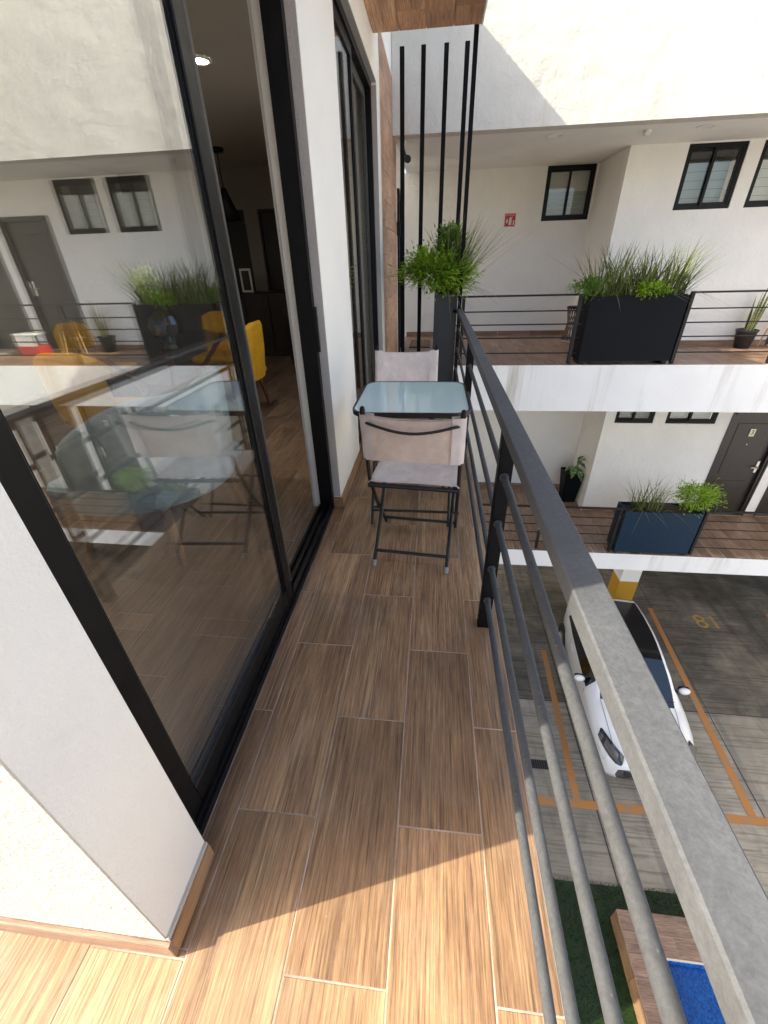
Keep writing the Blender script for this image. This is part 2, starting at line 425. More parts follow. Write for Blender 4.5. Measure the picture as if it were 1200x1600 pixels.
tiles(deck, 2.70, 3.13, -.4, 1.87, DZ, M['tile_x'], .215, .43, 1.87, 2.70, True)
sk = G()
for i in range(8): box('side_tile', 2.688, 2.70, 2.28-(i+1)*.61+.002, 2.28-i*.61-.002, GZ+.005, DZ-.004, M['tile'], deck)
for i in range(6): box('side_tile', 2.70+i*.61+.002, 2.70+(i+1)*.61-.002, 2.28, 2.292, GZ+.005, DZ-.004, M['tile_x'], deck)
M['trim'] = mat('tile_trim', (.62, .58, .5), .5)
G().box(3.125, 12, 1.855, 1.873, DZ-.01, DZ+.003).box(3.113, 3.131, -5, 1.873, DZ-.01, DZ+.004).build('edge_trim', M['trim'], deck)
M['pooltile'] = mat('blue_mosaic', (.01, .10, .36), .25)
vv = N(M['pooltile'], 'ShaderNodeTexVoronoi'); vv.inputs['Scale'].default_value = 36; vv.distance = 'CHEBYCHEV'
L(M['pooltile'], coords(M['pooltile']), vv.inputs['Vector'])
L(M['pooltile'], ramp(M['pooltile'], vv.outputs['Color'], [(.2, (.006, .06, .26)), (.5, (.012, .12, .42)), (.8, (.03, .2, .52))]), bsdf(M['pooltile']).inputs['Base Color'])
pb = G(); pb.box(3.131, 12, -5, 1.855, GZ-1.2, GZ-1.1).box(3.131, 3.14, -5, 1.846, GZ-1.1, DZ-.011).box(3.14, 12, 1.846, 1.855, GZ-1.1, DZ-.011)
pb.build('pool_basin', M['pooltile'], kind='structure')
wm = mat('pool_water', (.005, .10, .32), .03, spec=.8); bump(wm, noise(wm, coords(wm), 2.2, 2, .4, .4), .05, .03)
vw = N(wm, 'ShaderNodeTexVoronoi'); vw.inputs['Scale'].default_value = 55; vw.distance = 'CHEBYCHEV'; L(wm, coords(wm), vw.inputs['Vector'])
L(wm, ramp(wm, vw.outputs['Color'], [(.2, (.002, .035, .17)), (.5, (.003, .055, .235)), (.85, (.006, .08, .3))]), bsdf(wm).inputs['Base Color'])
G().box(3.14, 12, -5, 1.846, GZ+.05, DZ-.10).build('pool_water', wm, kind='structure')
lid = root('skimmer_lid', (2.98, 1.36, DZ), label='round white skimmer lid set in the wooden pool deck', cat='lid')
M['white_plastic'] = mat('white_plastic', (.7, .7, .66), .4)
G().lathe([(.0, DZ+.012), (.075, DZ+.012), (.085, DZ+.006), (.085, DZ)], 2.98, 1.36).build('cover', M['white_plastic'], lid)
G().lathe([(.09, DZ), (.092, DZ+.008), (.115, DZ+.006), (.118, DZ)], 2.98, 1.36).build('ring', M['white_plastic'], lid)
dr = root('drain_grate', (2.15, 4.28, GZ), label='small black drain grate in the concrete below the balcony', cat='drain')
G().box(1.9, 2.42, 4.2, 4.36, GZ, GZ+.006).build('frame', M['joint'], dr)
for i in range(12): box('grate_bar', 1.93+i*.04, 1.945+i*.04, 4.21, 4.35, GZ+.006, GZ+.012, M['black'], dr)

# ------------------------------------------------------------------ our building
XW = -.545; XS = -.59; XI = -.72; CEIL = 2.6; SOF = 2.85; PAR = 4.18
fl = G().box(-4.5, .318, -3, .24, -.25, -.0011).box(-.60, .318, .24, 5.2, -.25, -.0011)
bfloor = fl.build('balcony_floor', M['grout'], kind='structure')
TX, TW, TL, TY = -.516, .2313, .6140, .531
tiles(bfloor, TX, .318, -1.2, 5.2, 0, M['tile'], TW, TL, TX, TY)
tiles(bfloor, -.588, TX, .24, 5.2, 0, M['tile'], TW, TL, TX, TY)
tiles(bfloor, -2.6, TX, -1.2, .24, 0, M['tile'], TW, TL, TX, TY)
G().box(.306, .330, -3, 5.2, -.26, -.0135).build('edge_strip', M['wall'], bfloor)

home = root('apartment_building', (-2.5, 2.0, GZ), label='white plastered apartment building on the left with black sliding doors', cat='building')
HB = G()
def wallmesh(*boxes):
    g = G()
    for b in boxes: g.box(*b)
    return g
wallmesh((-5.2, XW, .2405, .419, 0, SOF)).build('end_wall', M['wall'], home)
wallmesh((-5.2, XW-.001, .237, .2405, .0, SOF)).build('stippled_render', M['stipple'], home)
wallmesh((XI, XW, 2.245, 3.0, 0, CEIL+.02)).build('pier', M['wall'], home)
wallmesh((XI, XW, .419, 5.05, CEIL+.02, SOF)).build('lintel', M['wall'], home)
wallmesh((XI, XW, 4.82, 5.05, 0, CEIL+.02)).build('pier', M['wall'], home)
wallmesh((XI, XW-.012, 5.05, 6.85, 0, 3.3), (XI, XW, 6.85, 6.95, 0, 3.3), (XI, XW, 6.95, 7.85, 2.15, 3.3), (XI, XW, 7.85, 7.95, 0, 3.3)).build('wall', M['wall'], home)
wallmesh((-5.2, XW-.002, .237, 7.95, SOF+.001, PAR)).build('parapet', M['wall'], home)
wallmesh((-5.2, -2.6, 6.9, 7.94, PAR+.001, 6.2)).build('sun_blocker', M['wall'], home)  # unseen block added to keep direct sun off the recess wall
wallmesh((-5.2, -.62, .3, 8.5, GZ, -.26)).build('lower_wall', M['wall'], home)
wallmesh((-5.4, -5.2, .237, 8.5, -.2, SOF)).build('rear_wall', M['wall'], home)
# soffit and its boards
wallmesh((XW, .285, -.2, 4.66, SOF+.014, SOF+.3)).build('roof_slab', M['wall'], home)
sof = wallmesh((XW, .285, -.2, 4.66, SOF+.0125, SOF+.0139)).build('soffit', M['mortar'], home)
yy = 4.66
for r_ in range(-1, 8):
    y1 = 4.66-r_*.61
    for c_ in range(4):
        xa = XW+.004+c_*.2075; off = .3 if c_ % 2 else 0
        if y1-.607-off > 4.6 or y1-off < -.15: continue
        box('soffit_board', xa, xa+.2035, max(-.2, y1-.607-off), min(4.66, y1-off), SOF, SOF+.012, M['soffit_wood'], sof, .001)
wallmesh((-1.5, .285, -3.2, -.2005, SOF, SOF+.3), (-1.5, XW-.003, -.2, .236, SOF, SOF+.3)).build('sky_blocker', M['wall'], home)  # unseen roof added to cut skylight on the near floor
box('soffit_edge', .285, .297, -3.2, 4.665, SOF-.004, SOF+.32, M['wall'], home)
# skirting tiles
def skirt(x0, x1, y0, y1, par, h=.066, mt=None): return box('skirting_tile', x0, x1, y0, y1, .001, h, mt or M['skirting'], par, .0015)
skirt(XW, XW+.011, .237, .419, home)
def skx(x0, x1, y, par): return box('skirting_tile', x0, x1, y-.012, y, .001, .066, M['tile_x'], par, .0015)
for i in range(4): skx(XW+.011-(i+1)*.6+.002, XW+.011-i*.6, .237, home)
box('mortar_bead', XW, XW+.007, .2375, .4185, .0661, .0775, M['mortar'], home)
for y0, y1 in ((2.235, 2.62), (2.624, 3.005)): skirt(XW, XW+.012, y0, y1, home, .075, M['tile'])
skirt(XS-.0, XW+.012, 2.233, 2.2445, home, .075, M['tile'])
skirt(XW, XW+.012, 4.815, 5.05, home, .075, M['tile'])
# wood-look cladding tiles beyond the second door
for r_ in range(13):
    for c_ in range(-1, 3):
        y0 = 5.052+c_*.9+(.45 if r_ % 2 else 0); y1 = y0+.896
        y0 = max(y0, 5.052); y1 = min(y1, 6.848)
        if y1-y0 > .05: box('cladding_tile', XW-.012, XW, y0, y1, .002+r_*.235, .233+r_*.235, M['cladding'], home, .001)
# entrance door beyond the fins
ed = box('entrance_door', XI+.05, XI+.1, 7.0, 7.8, .01, 2.1, M['frame'], home)
G().box(XI, XW+.03, 6.95, 7.0, 0, 2.15).box(XI, XW+.03, 7.8, 7.85, 0, 2.15).box(XI, XW+.03, 7.0, 7.8, 2.1, 2.15).build('door_frame', M['black'], ed)
G().box(XI+.1, XI+.13, 7.08, 7.11, .9, 1.15).tube([(XI+.15, 7.1, 1.02), (XI+.15, 7.22, 1.02)], .01).build('handle', M['frame'], ed)
box('door_closer', XW+.001, XW+.05, 6.86, 6.94, 1.62, 1.78, M['black'], home, .004)

M['reveal'] = plaster('unpainted_reveal', (.5, .47, .44), .5)
G().box(XS, XW-.002, 2.2425, 2.245, .08, SOF-.2).build('reveal_strip', M['reveal'], home)
G().box(XS, XW-.002, 4.8175, 4.82, .0, 2.6).build('reveal_strip', M['reveal'], home)
G().box(XS, XW-.002, 3.0, 4.8175, CEIL+.0175, CEIL+.02).build('reveal_strip', M['reveal'], home)
# sliding doors --------------------------------------------------
def sliding_door(y0, y1, panels, z1=CEIL+.02):
    d = G().box(XI+.05, XS, y0, y0+.035, .0, z1).box(XI+.05, XS, y1-.045, y1, .0, z1).box(XI+.05, XS, y0+.035, y1-.045, z1-.05, z1)
    # sill with tracks
    d.box(XI+.03, XS, y0+.035, y1-.045, -.01, .028)
    for x in (-.604, -.638, -.672): d.box(x-.004, x+.004, y0+.035, y1-.045, .028, .046)
    d = d.build('sliding_door', M['frame'], home)
    for pk, (a, b, x, rot) in enumerate(panels):
        fm = M['frame'] if pk == 0 else M['frame_in']
        c = Vector((x, (a+b)/2, 0)); Mr = Matrix.Translation(c) @ Matrix.Rotation(rot, 4, 'Z') @ Matrix.Translation(-c)
        t = .015; sw = .062
        for s0, s1 in ((a, a+sw), (b-sw, b)):
            G().box(x-t, x+t, s0, s1, .03, z1-.04, .003, Mr).box(x-.006, x+.006, s1 if s0 == a else s0-.008, s1+.008 if s0 == a else s0, .12, z1-.1, 0, Mr).build('stile', fm, d)
        for q0, q1 in ((.03, .118), (z1-.115, z1-.04)):
            G().box(x-t, x+t, a+sw, b-sw, q0, q1, .003, Mr).build('sash_rail', fm, d)
        G().box(x-.003, x+.003, a+sw, b-sw, .118, z1-.115, 0, Mr).build('pane', M['glass'], d)
    return d
ROTG = rad(-.47)
dA = sliding_door(.424, 2.245, [(.458, 1.385, -.621, ROTG), (.462, 1.478, -.655, ROTG)])
dB = sliding_door(3.0, 4.82, [(3.035, 3.93, -.621, 0), (3.88, 4.78, -.655, 0)])
G().box(XS, XS+.018, 2.2, 2.214, .95, 1.16, .002).build('pull_handle', M['black'], dA)

# ------------------------------------------------------------------ the room behind the glass
rf = G().box(-5.2, XI, .42, 7.94, -.25, -.0011).build('room_floor', M['grout'], kind='structure')
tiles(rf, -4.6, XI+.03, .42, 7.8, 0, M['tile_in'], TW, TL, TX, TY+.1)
box('room_ceiling', -5.2, XI, .42, 7.94, CEIL, SOF, M['wall_in'], kind='structure')
rw = wallmesh((-5.2, -5.0, .42, 7.94, 0, CEIL)).build('room_wall', M['wall_in'], kind='structure')
wallmesh((-5.0, -3.57, 7.8, 7.9, 0, CEIL), (-3.05, -2.82, 7.8, 7.9, 0, CEIL), (-2.0, XI, 7.8, 7.9, 0, CEIL), (-3.57, -3.05, 7.8, 7.9, 2.07, CEIL), (-2.82, -2.0, 7.8, 7.9, 2.07, CEIL)).build('back_wall', M['taupe'], rw)
wallmesh((XI+.002, XI-.01, 2.245, 2.35, 0, CEIL)).build('door_return', M['wall_in'], rw)
wallmesh((XI-.09, XI-.001, 5.05, 7.8, 0, CEIL)).build('side_wall', M['taupe'], rw)
M['darkwood'] = mat('dark_wood', (.012, .009, .008), .4)
for a, b in ((-3.57, -3.05), (-2.82, -2.0)):
    ddo = box('room_door', a+.03, b-.03, 7.83, 7.87, 0, 2.04, M['darkwood'], rw)
    G().box(a, a+.03, 7.785, 7.9, 0, 2.07).box(b-.03, b, 7.785, 7.9, 0, 2.07).box(a+.03, b-.03, 7.785, 7.9, 2.04, 2.07).build('door_frame', M['darkwood'], ddo)

# ------------------------------------------------------------------ the building across the courtyard
YF, YW, YB, ZL = 6.34, 7.76, 9.02, -3.25
opp = root('opposite_building', (6, 8, GZ), label='white apartment block across the courtyard with open corridors', cat='building')
def wall_x(name, x0, x1, y0, y1, z0, z1, holes, mt, parent):
    xs = sorted({x0, x1, *[h[i] for h in holes for i in (0, 1)]}); zs = sorted({z0, z1, *[h[i] for h in holes for i in (2, 3)]})
    g = G()
    for i in range(len(xs)-1):
        for j in range(len(zs)-1):
            cx, cz = (xs[i]+xs[i+1])/2, (zs[j]+zs[j+1])/2
            if any(h[0] < cx < h[1] and h[2] < cz < h[3] for h in holes): continue
            g.box(xs[i], xs[i+1], y0, y1, zs[j], zs[j+1])
    return g.build(name, mt, parent)
XR = 14
box('upper_fascia', -.543, XR, YF, YF+.2, 2.565, 6.2, M['wall_upper'], opp)
box('soffit', -.543, XR, YF+.2, YB+.2, 2.59, 2.8, M['soffit'], opp)
W1 = [(3.36, 4.11, 1.84, 2.57), (4.30, 5.05, 1.84, 2.57), (5.33, 6.30, 0, 2.12), (6.5, 7.45, 0, 2.12)]
wall_x('corridor_wall', 2.6, XR, YW, YW+.15, 0, 2.589, W1, M['wall_far'], opp)
wall_x('recess_wall', -3.5, 2.6, YB, YB+.15, 0, 2.589, [(1.79, 2.565, 1.84, 2.588)], M['wall_far'], opp)
box('recess_return', 2.601, 2.75, YW+.15, YB+.15, 0, 2.589, M['wall_far'], opp)
box('fascia_beam', -.543, XR, YF, YF+.18, -.662, -.001, M['wall_stain'], opp)
W2 = [(3.38, 4.05, -1.35, -.69), (4.26, 5.11, -1.35, -.69), (5.35, 6.31, ZL, -1.1), (6.5, 7.45, ZL, -1.1)]
wall_x('corridor_wall', 3.2, XR, 7.82, 7.97, ZL, -.251, W2, M['wall_far'], opp)
box('recess_wall', -.545, 3.2, 8.85, 9.0, ZL, -.251, M['wall_far'], opp)
box('recess_return', 3.201, 3.35, 7.97, 9.0, ZL, -.251, M['wall_far'], opp)
box('slab_fascia', -.543, XR, YF, YF+.18, -3.6, ZL-.001, M['wall_stain'], opp)
box('slab', -.6, XR, YF+.18, 12.5, -3.6, ZL-.013, M['wall_far'], opp)
box('parking_rear_wall', -.6, XR, 12.5, 12.7, GZ, -3.6, M['wall_far'], opp)
box('rear_block', -.5, XR, YB+.16, 12.5, -.25, 6.1, M['wall_far'], opp)
M['yellow_paint'] = plaster('yellow_column_paint', (.5, .28, .03), .2)
for cx, cy in ((4.66, 7.85), (9.5, 7.85), (.3, 7.85)):
    cl = box('column', cx-.2, cx+.2, cy, cy+.4, GZ+1.38, -3.6, M['wall'], opp)
    box('painted_base', cx-.203, cx+.203, cy-.003, cy+.403, GZ, GZ+1.38, M['yellow_paint'], cl)
M['wall_bounce'] = plaster('bounce_wall_grey', (.5, .5, .49), .4)
box('bounce_wall', 11.5, 11.8, -7, YF-.01, GZ, 4.6, M['wall_bounce'], opp)  # unseen wall added to bounce sunlight into the shaded courtyard
# windows
def window(x0, x1, z0, z1, y, blindz, sash=True):
    f = .045
    w_ = G().box(x0, x1, y+.02, y+.075, z0, z0+f).box(x0, x1, y+.02, y+.075, z1-f, z1).box(x0, x0+f, y+.02, y+.075, z0+f, z1-f).box(x1-f, x1, y+.02, y+.075, z0+f, z1-f)
    w_ = w_.build('window', M['frame'], opp)
    xm = (x0+x1)/2
    for a, b, o_ in ((x0+f, xm+.02, .055), (xm-.02, x1-f, .03)):
        s = .035
        G().box(a, a+s, y+o_, y+o_+.02, z0+f, z1-f).box(b-s, b, y+o_, y+o_+.02, z0+f, z1-f).box(a+s, b-s, y+o_, y+o_+.02, z0+f, z0+f+s).box(a+s, b-s, y+o_, y+o_+.02, z1-f-s, z1-f).build('frame', M['frame'], w_)
        G().box(a+s, b-s, y+o_+.008, y+o_+.012, z0+f+s, z1-f-s).build('pane', M['glass_far'], w_)
        n = 5
        for k in range(n):
            hz = (blindz-(z0+f))/n
            G().box(a, b, y+.12, y+.124+.004*(k % 2), z0+f+k*hz, z0+f+(k+1)*hz-.004).build('blind_slat', M['blind'], w_)
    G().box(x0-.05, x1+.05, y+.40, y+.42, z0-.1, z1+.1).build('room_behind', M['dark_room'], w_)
    return w_
window(3.36, 4.11, 1.84, 2.57, YW, 2.38); window(4.30, 5.05, 1.84, 2.57, YW, 2.38)
window(1.79, 2.565, 1.84, 2.588, YB, 2.25)
window(3.38, 4.05, -1.35, -.69, 7.82, -.9); window(4.26, 5.11, -1.35, -.69, 7.82, -.9)
# doors
M['door'] = metal_paint('dark_bronze_door', (.028, .022, .019), .38)
M['plate'] = mat('cream_plate', (.75, .7, .5), .4); M['ink'] = mat('black_ink', (.01, .01, .01), .5)
M['steel'] = mat('brushed_steel', (.55, .53, .5), .3, 1)
def corridor_door(x0, x1, z0, z1, y, num):
    d = G().box(x0+.07, x1-.07, y+.06, y+.11, z0+.01, z1-.07).build('door', M['door'], opp)
    f = G().box(x0, x0+.03, y-.015, y+.12, z0, z1).box(x0+.03, x0+.07, y+.0, y+.12, z0, z1-.07).box(x1-.03, x1, y-.015, y+.12, z0, z1).box(x1-.07, x1-.03, y, y+.12, z0, z1-.07)
    f.box(x0+.03, x1-.03, y-.015, y+.12, z1-.03, z1).box(x0+.07, x1-.07, y, y+.12, z1-.07, z1-.03).build('door_frame', M['door'], d)
    G().box(x0+.2, x1-.2, y+.052, y+.06, z0+.2, z0+.75, .004).box(x0+.2, x1-.2, y+.052, y+.06, z0+.9, z1-.25, .004).build('panel', M['door'], d)
    hx = x1-.13; hz = z0+1.05
    G().box(hx-.025, hx+.025, y+.045, y+.06, hz-.12, hz+.12, .004).tube([(hx, y+.045, hz), (hx, y+.0, hz), (hx-.13, y+.0, hz)], .011).build('handle', M['steel'], d)
    G().lathe([(0, 0), (.012, 0), (.014, .006)], 0, 0, 10)
    if num:
        cx = (x0+x1)/2; pl = box('number_plate', cx-.045, cx+.045, y+.040, y+.048, z0+1.66, z0+1.80, M['plate'], d)
        text('number', num, .12, (cx, y+.038, z0+1.73), (rad(90), 0, 0), M['ink'], d)
    G().tube([((x0+x1)/2, y+.045, z0+1.5), ((x0+x1)/2, y+.06, z0+1.5)], .01).build('peephole', M['steel'], d)
    box('threshold', x0, x1, y-.01, y+.15, z0, z0+.012, M['steel'], d)
corridor_door(5.35, 6.31, ZL, -1.1, 7.82, '3'); corridor_door(6.5, 7.45, ZL, -1.1, 7.82, None)
corridor_door(5.33, 6.30, 0, 2.12, YW, None); corridor_door(6.5, 7.45, 0, 2.12, YW, None)
# corridor floors
for nm, z, y0 in (('corridor_floor', 0, YF), ('corridor_floor', ZL, YF)):
    yb = YB if z == 0 else 8.85
    g = G().box(-.545 if z else -.9, XR, YF+.001, YB+.15, z-.25, z-.0011)
    if z == 0: g.box(-.545, .30, 5.2, YF+.001, z-.25, z-.0011)
    cf = g.build(nm, M['grout'], kind='structure')
    xr = 2.6 if z == 0 else 3.2
    yw = YW if z == 0 else 7.82
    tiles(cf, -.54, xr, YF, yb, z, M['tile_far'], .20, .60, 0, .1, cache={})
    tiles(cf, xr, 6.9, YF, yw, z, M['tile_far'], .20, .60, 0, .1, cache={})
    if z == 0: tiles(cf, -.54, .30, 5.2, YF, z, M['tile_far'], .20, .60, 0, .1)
    hs = [h for h in (W1 if z == 0 else W2) if h[2] == z]
    ex = [xr]+[e for h in sorted(hs) for e in (h[0], h[1])]+[9]
    for i in range(0, len(ex), 2):
        a = ex[i]
        while a < ex[i+1]-.02:
            b = min(a+.6, ex[i+1]); box('skirting_tile', a+.002, b-.002, yw-.012, yw-.001, z+.001, z+.085, M['tile_x'], cf); a = b
    a = -.54
    while a < xr-.02:
        b = min(a+.6, xr); box('skirting_tile', a+.002, b-.002, yb-.012, yb-.001, z+.001, z+.085, M['tile_x'], cf); a = b

# ------------------------------------------------------------------ balcony railing
rl = root('balcony_railing', (.255, 2, 0), label='weathered black steel railing running along the balcony edge', cat='railing')
G().box(.228, .284, -1.6, 4.70, .866, .904, .003).build('handrail', M['rail'], rl)
for y in (1.29, 2.98): G().box(.231, .279, y, y+.04, .0, .866, .002).box(.229, .281, y-.002, y+.042, 0, .004).build('post', M['post'], rl)
G().box(.236, .272, 4.685, 4.722, 0, SOF+.3, .002).build('tall_post', M['post'], rl)
G().box(.19, .236, 4.69, 4.715, .866, .895, .002).build('return_rail', M['post'], rl)
for y in (-1.4,): G().box(.231, .279, y, y+.04, .0, .866, .002).build('post', M['post'], rl)
for z in (.155, .318, .525, .712):
    for y0, y1 in ((-1.36, 1.29), (1.33, 2.98), (3.02, 4.685)):
        b = G().tube([(.254, y0, z), (.254, y1, z)], .0115, 12)
        if y1 < 1.3 or y0 > 1.3: b.tube([(.254, y1-.004, z), (.254, y1, z)], .016, 10)
        b.build('bar', M['bar'], rl)
# corridor railings
def corridor_rail(z, x0, x1, posts, label, y=6.42):
    r_ = root('corridor_railing', ((x0+x1)/2, y, z), label=label, cat='railing', group='railings along the corridors')
    G().box(x0, x1, y-.02, y+.02, z+.872, z+.894).build('handrail', M['railfar'], r_)
    for h in (.693, .526, .352, .15): G().tube([(x0, y, z+h), (x1, y, z+h)], .0085, 8).build('bar', M['railfar'], r_)
    for p in posts: G().box(p-.02, p+.02, y-.025, y+.025, z, z+.872).build('post', M['railfar'], r_)
corridor_rail(0, .30, 2.0, (.4, 1.93), 'thin black railing between the leafy planter and the wide black planter, upper corridor')
corridor_rail(0, 3.29, 8.2, (3.31, 4.55, 6.2, 8.1), 'thin black railing right of the wide black planter, upper corridor')
corridor_rail(ZL, -.4, 3.33, (.5, 2.0, 3.27), 'thin black railing left of the navy planter, lower corridor')
corridor_rail(ZL, 4.6, 9, (4.63, 6.4, 8.1), 'thin black railing right of the navy planter, lower corridor')
# the vertical fins
for i, x in enumerate((-.347, -.162, .033, .209)):
    o = G().box(x-.02, x+.02, 5.1, 5.14, 0, 2.902, .002).build('vertical_fin', M['post'], None, cat='fin', group='black fins at the end of the balcony',
        label=('black vertical steel fin closest to the wood-clad wall', 'second black vertical fin from the wood-clad wall', 'black vertical fin rising behind the leafy planter', 'black vertical fin next to the tall railing post')[i])

# ------------------------------------------------------------------ planters and plants
def planter(name, x0, x1, y0, y1, z0, h, mt, label, legs=.0, t=.02):
    p = root(name, ((x0+x1)/2, (y0+y1)/2, z0), label=label, cat='planter', group='metal planter boxes')
    a, b = z0+legs, z0+h
    G().box(x0, x1, y0, y0+t, a, b, .003).build('front_panel', mt, p); G().box(x0, x1, y1-t, y1, a, b, .003).build('back_panel', mt, p)
    G().box(x0, x0+t, y0+t, y1-t, a, b).build('side_panel', mt, p); G().box(x1-t, x1, y0+t, y1-t, a, b).build('side_panel', mt, p)
    G().box(x0+t, x1-t, y0+t, y1-t, a, a+.02).build('base', mt, p)
    g = G(); n = 9
    g.grid([[(x0+t+(x1-x0-2*t)*i/n, y0+t+(y1-y0-2*t)*j/4, b-.05+R.uniform(-.015, .02)) for j in range(5)] for i in range(n+1)]).build('soil', M['soil'], p)
    if legs:
        for x in (x0+.02, x1-.08): G().box(x, x+.06, y0+.03, y1-.03, z0, a).build('foot', M['black'], p)
    return p
def blade(g, p, az, h, lean, droop, w, n=6):
    p = Vector(p); d = Vector((math.cos(az), math.sin(az), 0)); s = Vector((-d.y, d.x, 0)); rows = []
    for i in range(n+1):
        t = i/n; q = p+d*(lean*h*t+droop*h*t*t)+Vector((0, 0, h*(t-droop*.55*t*t*(1 if droop < .9 else 1.6))))
        ww = w*(1-t**1.6)*.5+.0004
        rows.append([q-s*ww, q+s*ww])
    g.grid(rows, smooth=True)
def leaf(g, p, d, up, l, w):
    d = d.normalized(); s = d.cross(up); s = s.normalized() if s.length > 1e-4 else Vector((1, 0, 0)); nrm = s.cross(d)
    g.add([p, p+d*l*.5+s*w*.5+nrm*l*.06, p+d*l-nrm*l*.08, p+d*l*.5-s*w*.5+nrm*l*.06], [(0, 1, 2, 3)])
def bush(name, c, rx, ry, rz, n, ls, mt, label, group=None, base=None, clumps=14):
    o = root(name, base or (c[0], c[1], c[2]-rz), label=label, cat='plant', group=group)
    c = Vector(c); st = G(); lv = G(); b = Vector(base or (c.x, c.y, c.z-rz)); cl = []
    for k in range(clumps):
        a = R.uniform(0, 6.28); u = R.uniform(-.55, 1); rr = R.uniform(.45, .92)
        q = math.sqrt(max(0, 1-u*u)); e = c+Vector((rx*q*math.cos(a)*rr, ry*q*math.sin(a)*rr, rz*u*rr)); cl.append(e)
        mid = (b+e)/2+Vector((R.uniform(-.03, .03), R.uniform(-.03, .03), .04)); st.tube([b, mid, e], [.006, .004, .002], 5)
    for i in range(n):
        e = R.choice(cl); rr = min(rx, ry, rz)*.42
        p = e+Vector((R.gauss(0, rr), R.gauss(0, rr), R.gauss(0, rr*.75)))
        d = (p-c); d = d.normalized()+Vector((R.uniform(-.7, .7), R.uniform(-.7, .7), R.uniform(-.5, .6)))
        leaf(lv, p, d, Vector((R.uniform(-.4, .4), R.uniform(-.4, .4), 1)), ls*R.uniform(.4, 1.45), ls*R.uniform(.3, .6))
    st.build('stems', M['stem'], o); lv.build('leaves', mt, o, kind='stuff')
    return o
def tuft(name, n, xr, yr, z, h, mt, label, lean=.35, az=None, wid=.008, drop=0, group=None):
    o = root(name, ((xr[0]+xr[1])/2, (yr[0]+yr[1])/2, z), label=label, cat='plant', group=group)
    g = G(); g2 = G()
    for i in range(n):
        x = R.uniform(*xr); y = R.uniform(*yr); fx = ((x-xr[0])/(xr[1]-xr[0]+1e-6)-.5)*2
        a = R.uniform(0, 6.28)
        if az is not None: a = R.gauss(az, .8)
        elif abs(fx) > .5 and R.random() < .6: a = (0 if fx > 0 else math.pi)+R.gauss(0, .6)
        hh = R.uniform(*h)
        if R.random() < drop: blade(g2, (x, y, z), a, hh*R.uniform(.5, .9), .3, R.uniform(.9, 1.5), wid*.8, 8)
        else: blade(g, (x, y, z), a, hh, abs(R.gauss(0, lean)), R.uniform(0, .35), wid*R.uniform(.6, 1.2))
    g.build('blades', mt, o, kind='stuff')
    if g2.v: g2.build('drooping_blades', M['drygrass'], o, kind='stuff')
    return o
# tall planter at the balcony end
planter('planter_box', .0, .232, 4.735, 4.985, 0, 1.04, M['graphite'], 'tall slim graphite planter standing at the far end of the balcony', 0, .015)
bush('leafy_shrub', (.0, 4.80, 1.20), .27, .17, .17, 4200, .05, M['bush'], 'bright green leafy shrub in the tall planter at the balcony end', base=(.08, 4.85, 1.0), clumps=22)
bush('upright_shrub', (.14, 4.9, 1.42), .11, .10, .18, 1300, .042, M['fern'], 'upright green sprig above the shrub by the tall post', base=(.13, 4.9, 1.0), clumps=8)
tuft('ornamental_grass', 240, (.1, .22), (4.78, 4.96), 1.0, (.45, .75), M['grass'], 'spiky grass arching right of the tall railing post', .42, az=-.15, wid=.015, drop=.12)
tuft('ornamental_grass', 26, (.01, .12), (4.86, 4.96), 1.0, (.35, .55), M['grass'], 'few thin dark blades leaning left above the leafy shrub', .5, az=2.9, wid=.006, drop=.1)
# wide black planter, upper corridor
planter('planter_box', 2.04, 3.25, 6.36, 6.72, 0, .862, M['planter'], 'wide black metal planter on the upper corridor across the courtyard', .05)
tuft('ornamental_grass', 520, (2.08, 3.22), (6.4, 6.68), .80, (.25, .74), M['grass'], 'dense dark grass filling the wide black planter on the upper corridor', .42, wid=.021, drop=.09)
bush('leafy_shrub', (2.02, 6.44, .94), .2, .12, .14, 1000, .045, M['fern'], 'green leaves spilling over the left end of the wide black planter', base=(2.1, 6.5, .82), clumps=10)
bush('leafy_fern', (2.78, 6.38, .91), .2, .09, .08, 700, .05, M['bush'], 'light green fern at the front rim of the wide black planter', base=(2.8, 6.45, .82), clumps=9)
# navy planter, lower corridor
planter('planter_box', 3.33, 4.56, 6.36, 6.72, ZL, .86, M['planter_blue'], 'navy blue metal planter on the lower corridor', .03)
tuft('ornamental_grass', 130, (3.5, 3.95), (6.42, 6.66), ZL+.8, (.3, .68), M['grass'], 'sparse spiky grass in the left half of the navy planter', .33, wid=.014, drop=.12)
bush('leafy_shrub', (4.42, 6.54, ZL+1.08), .30, .2, .2, 2400, .045, M['bush'], 'rounded light green shrub in the right half of the navy planter', base=(4.32, 6.54, ZL+.8), clumps=18)
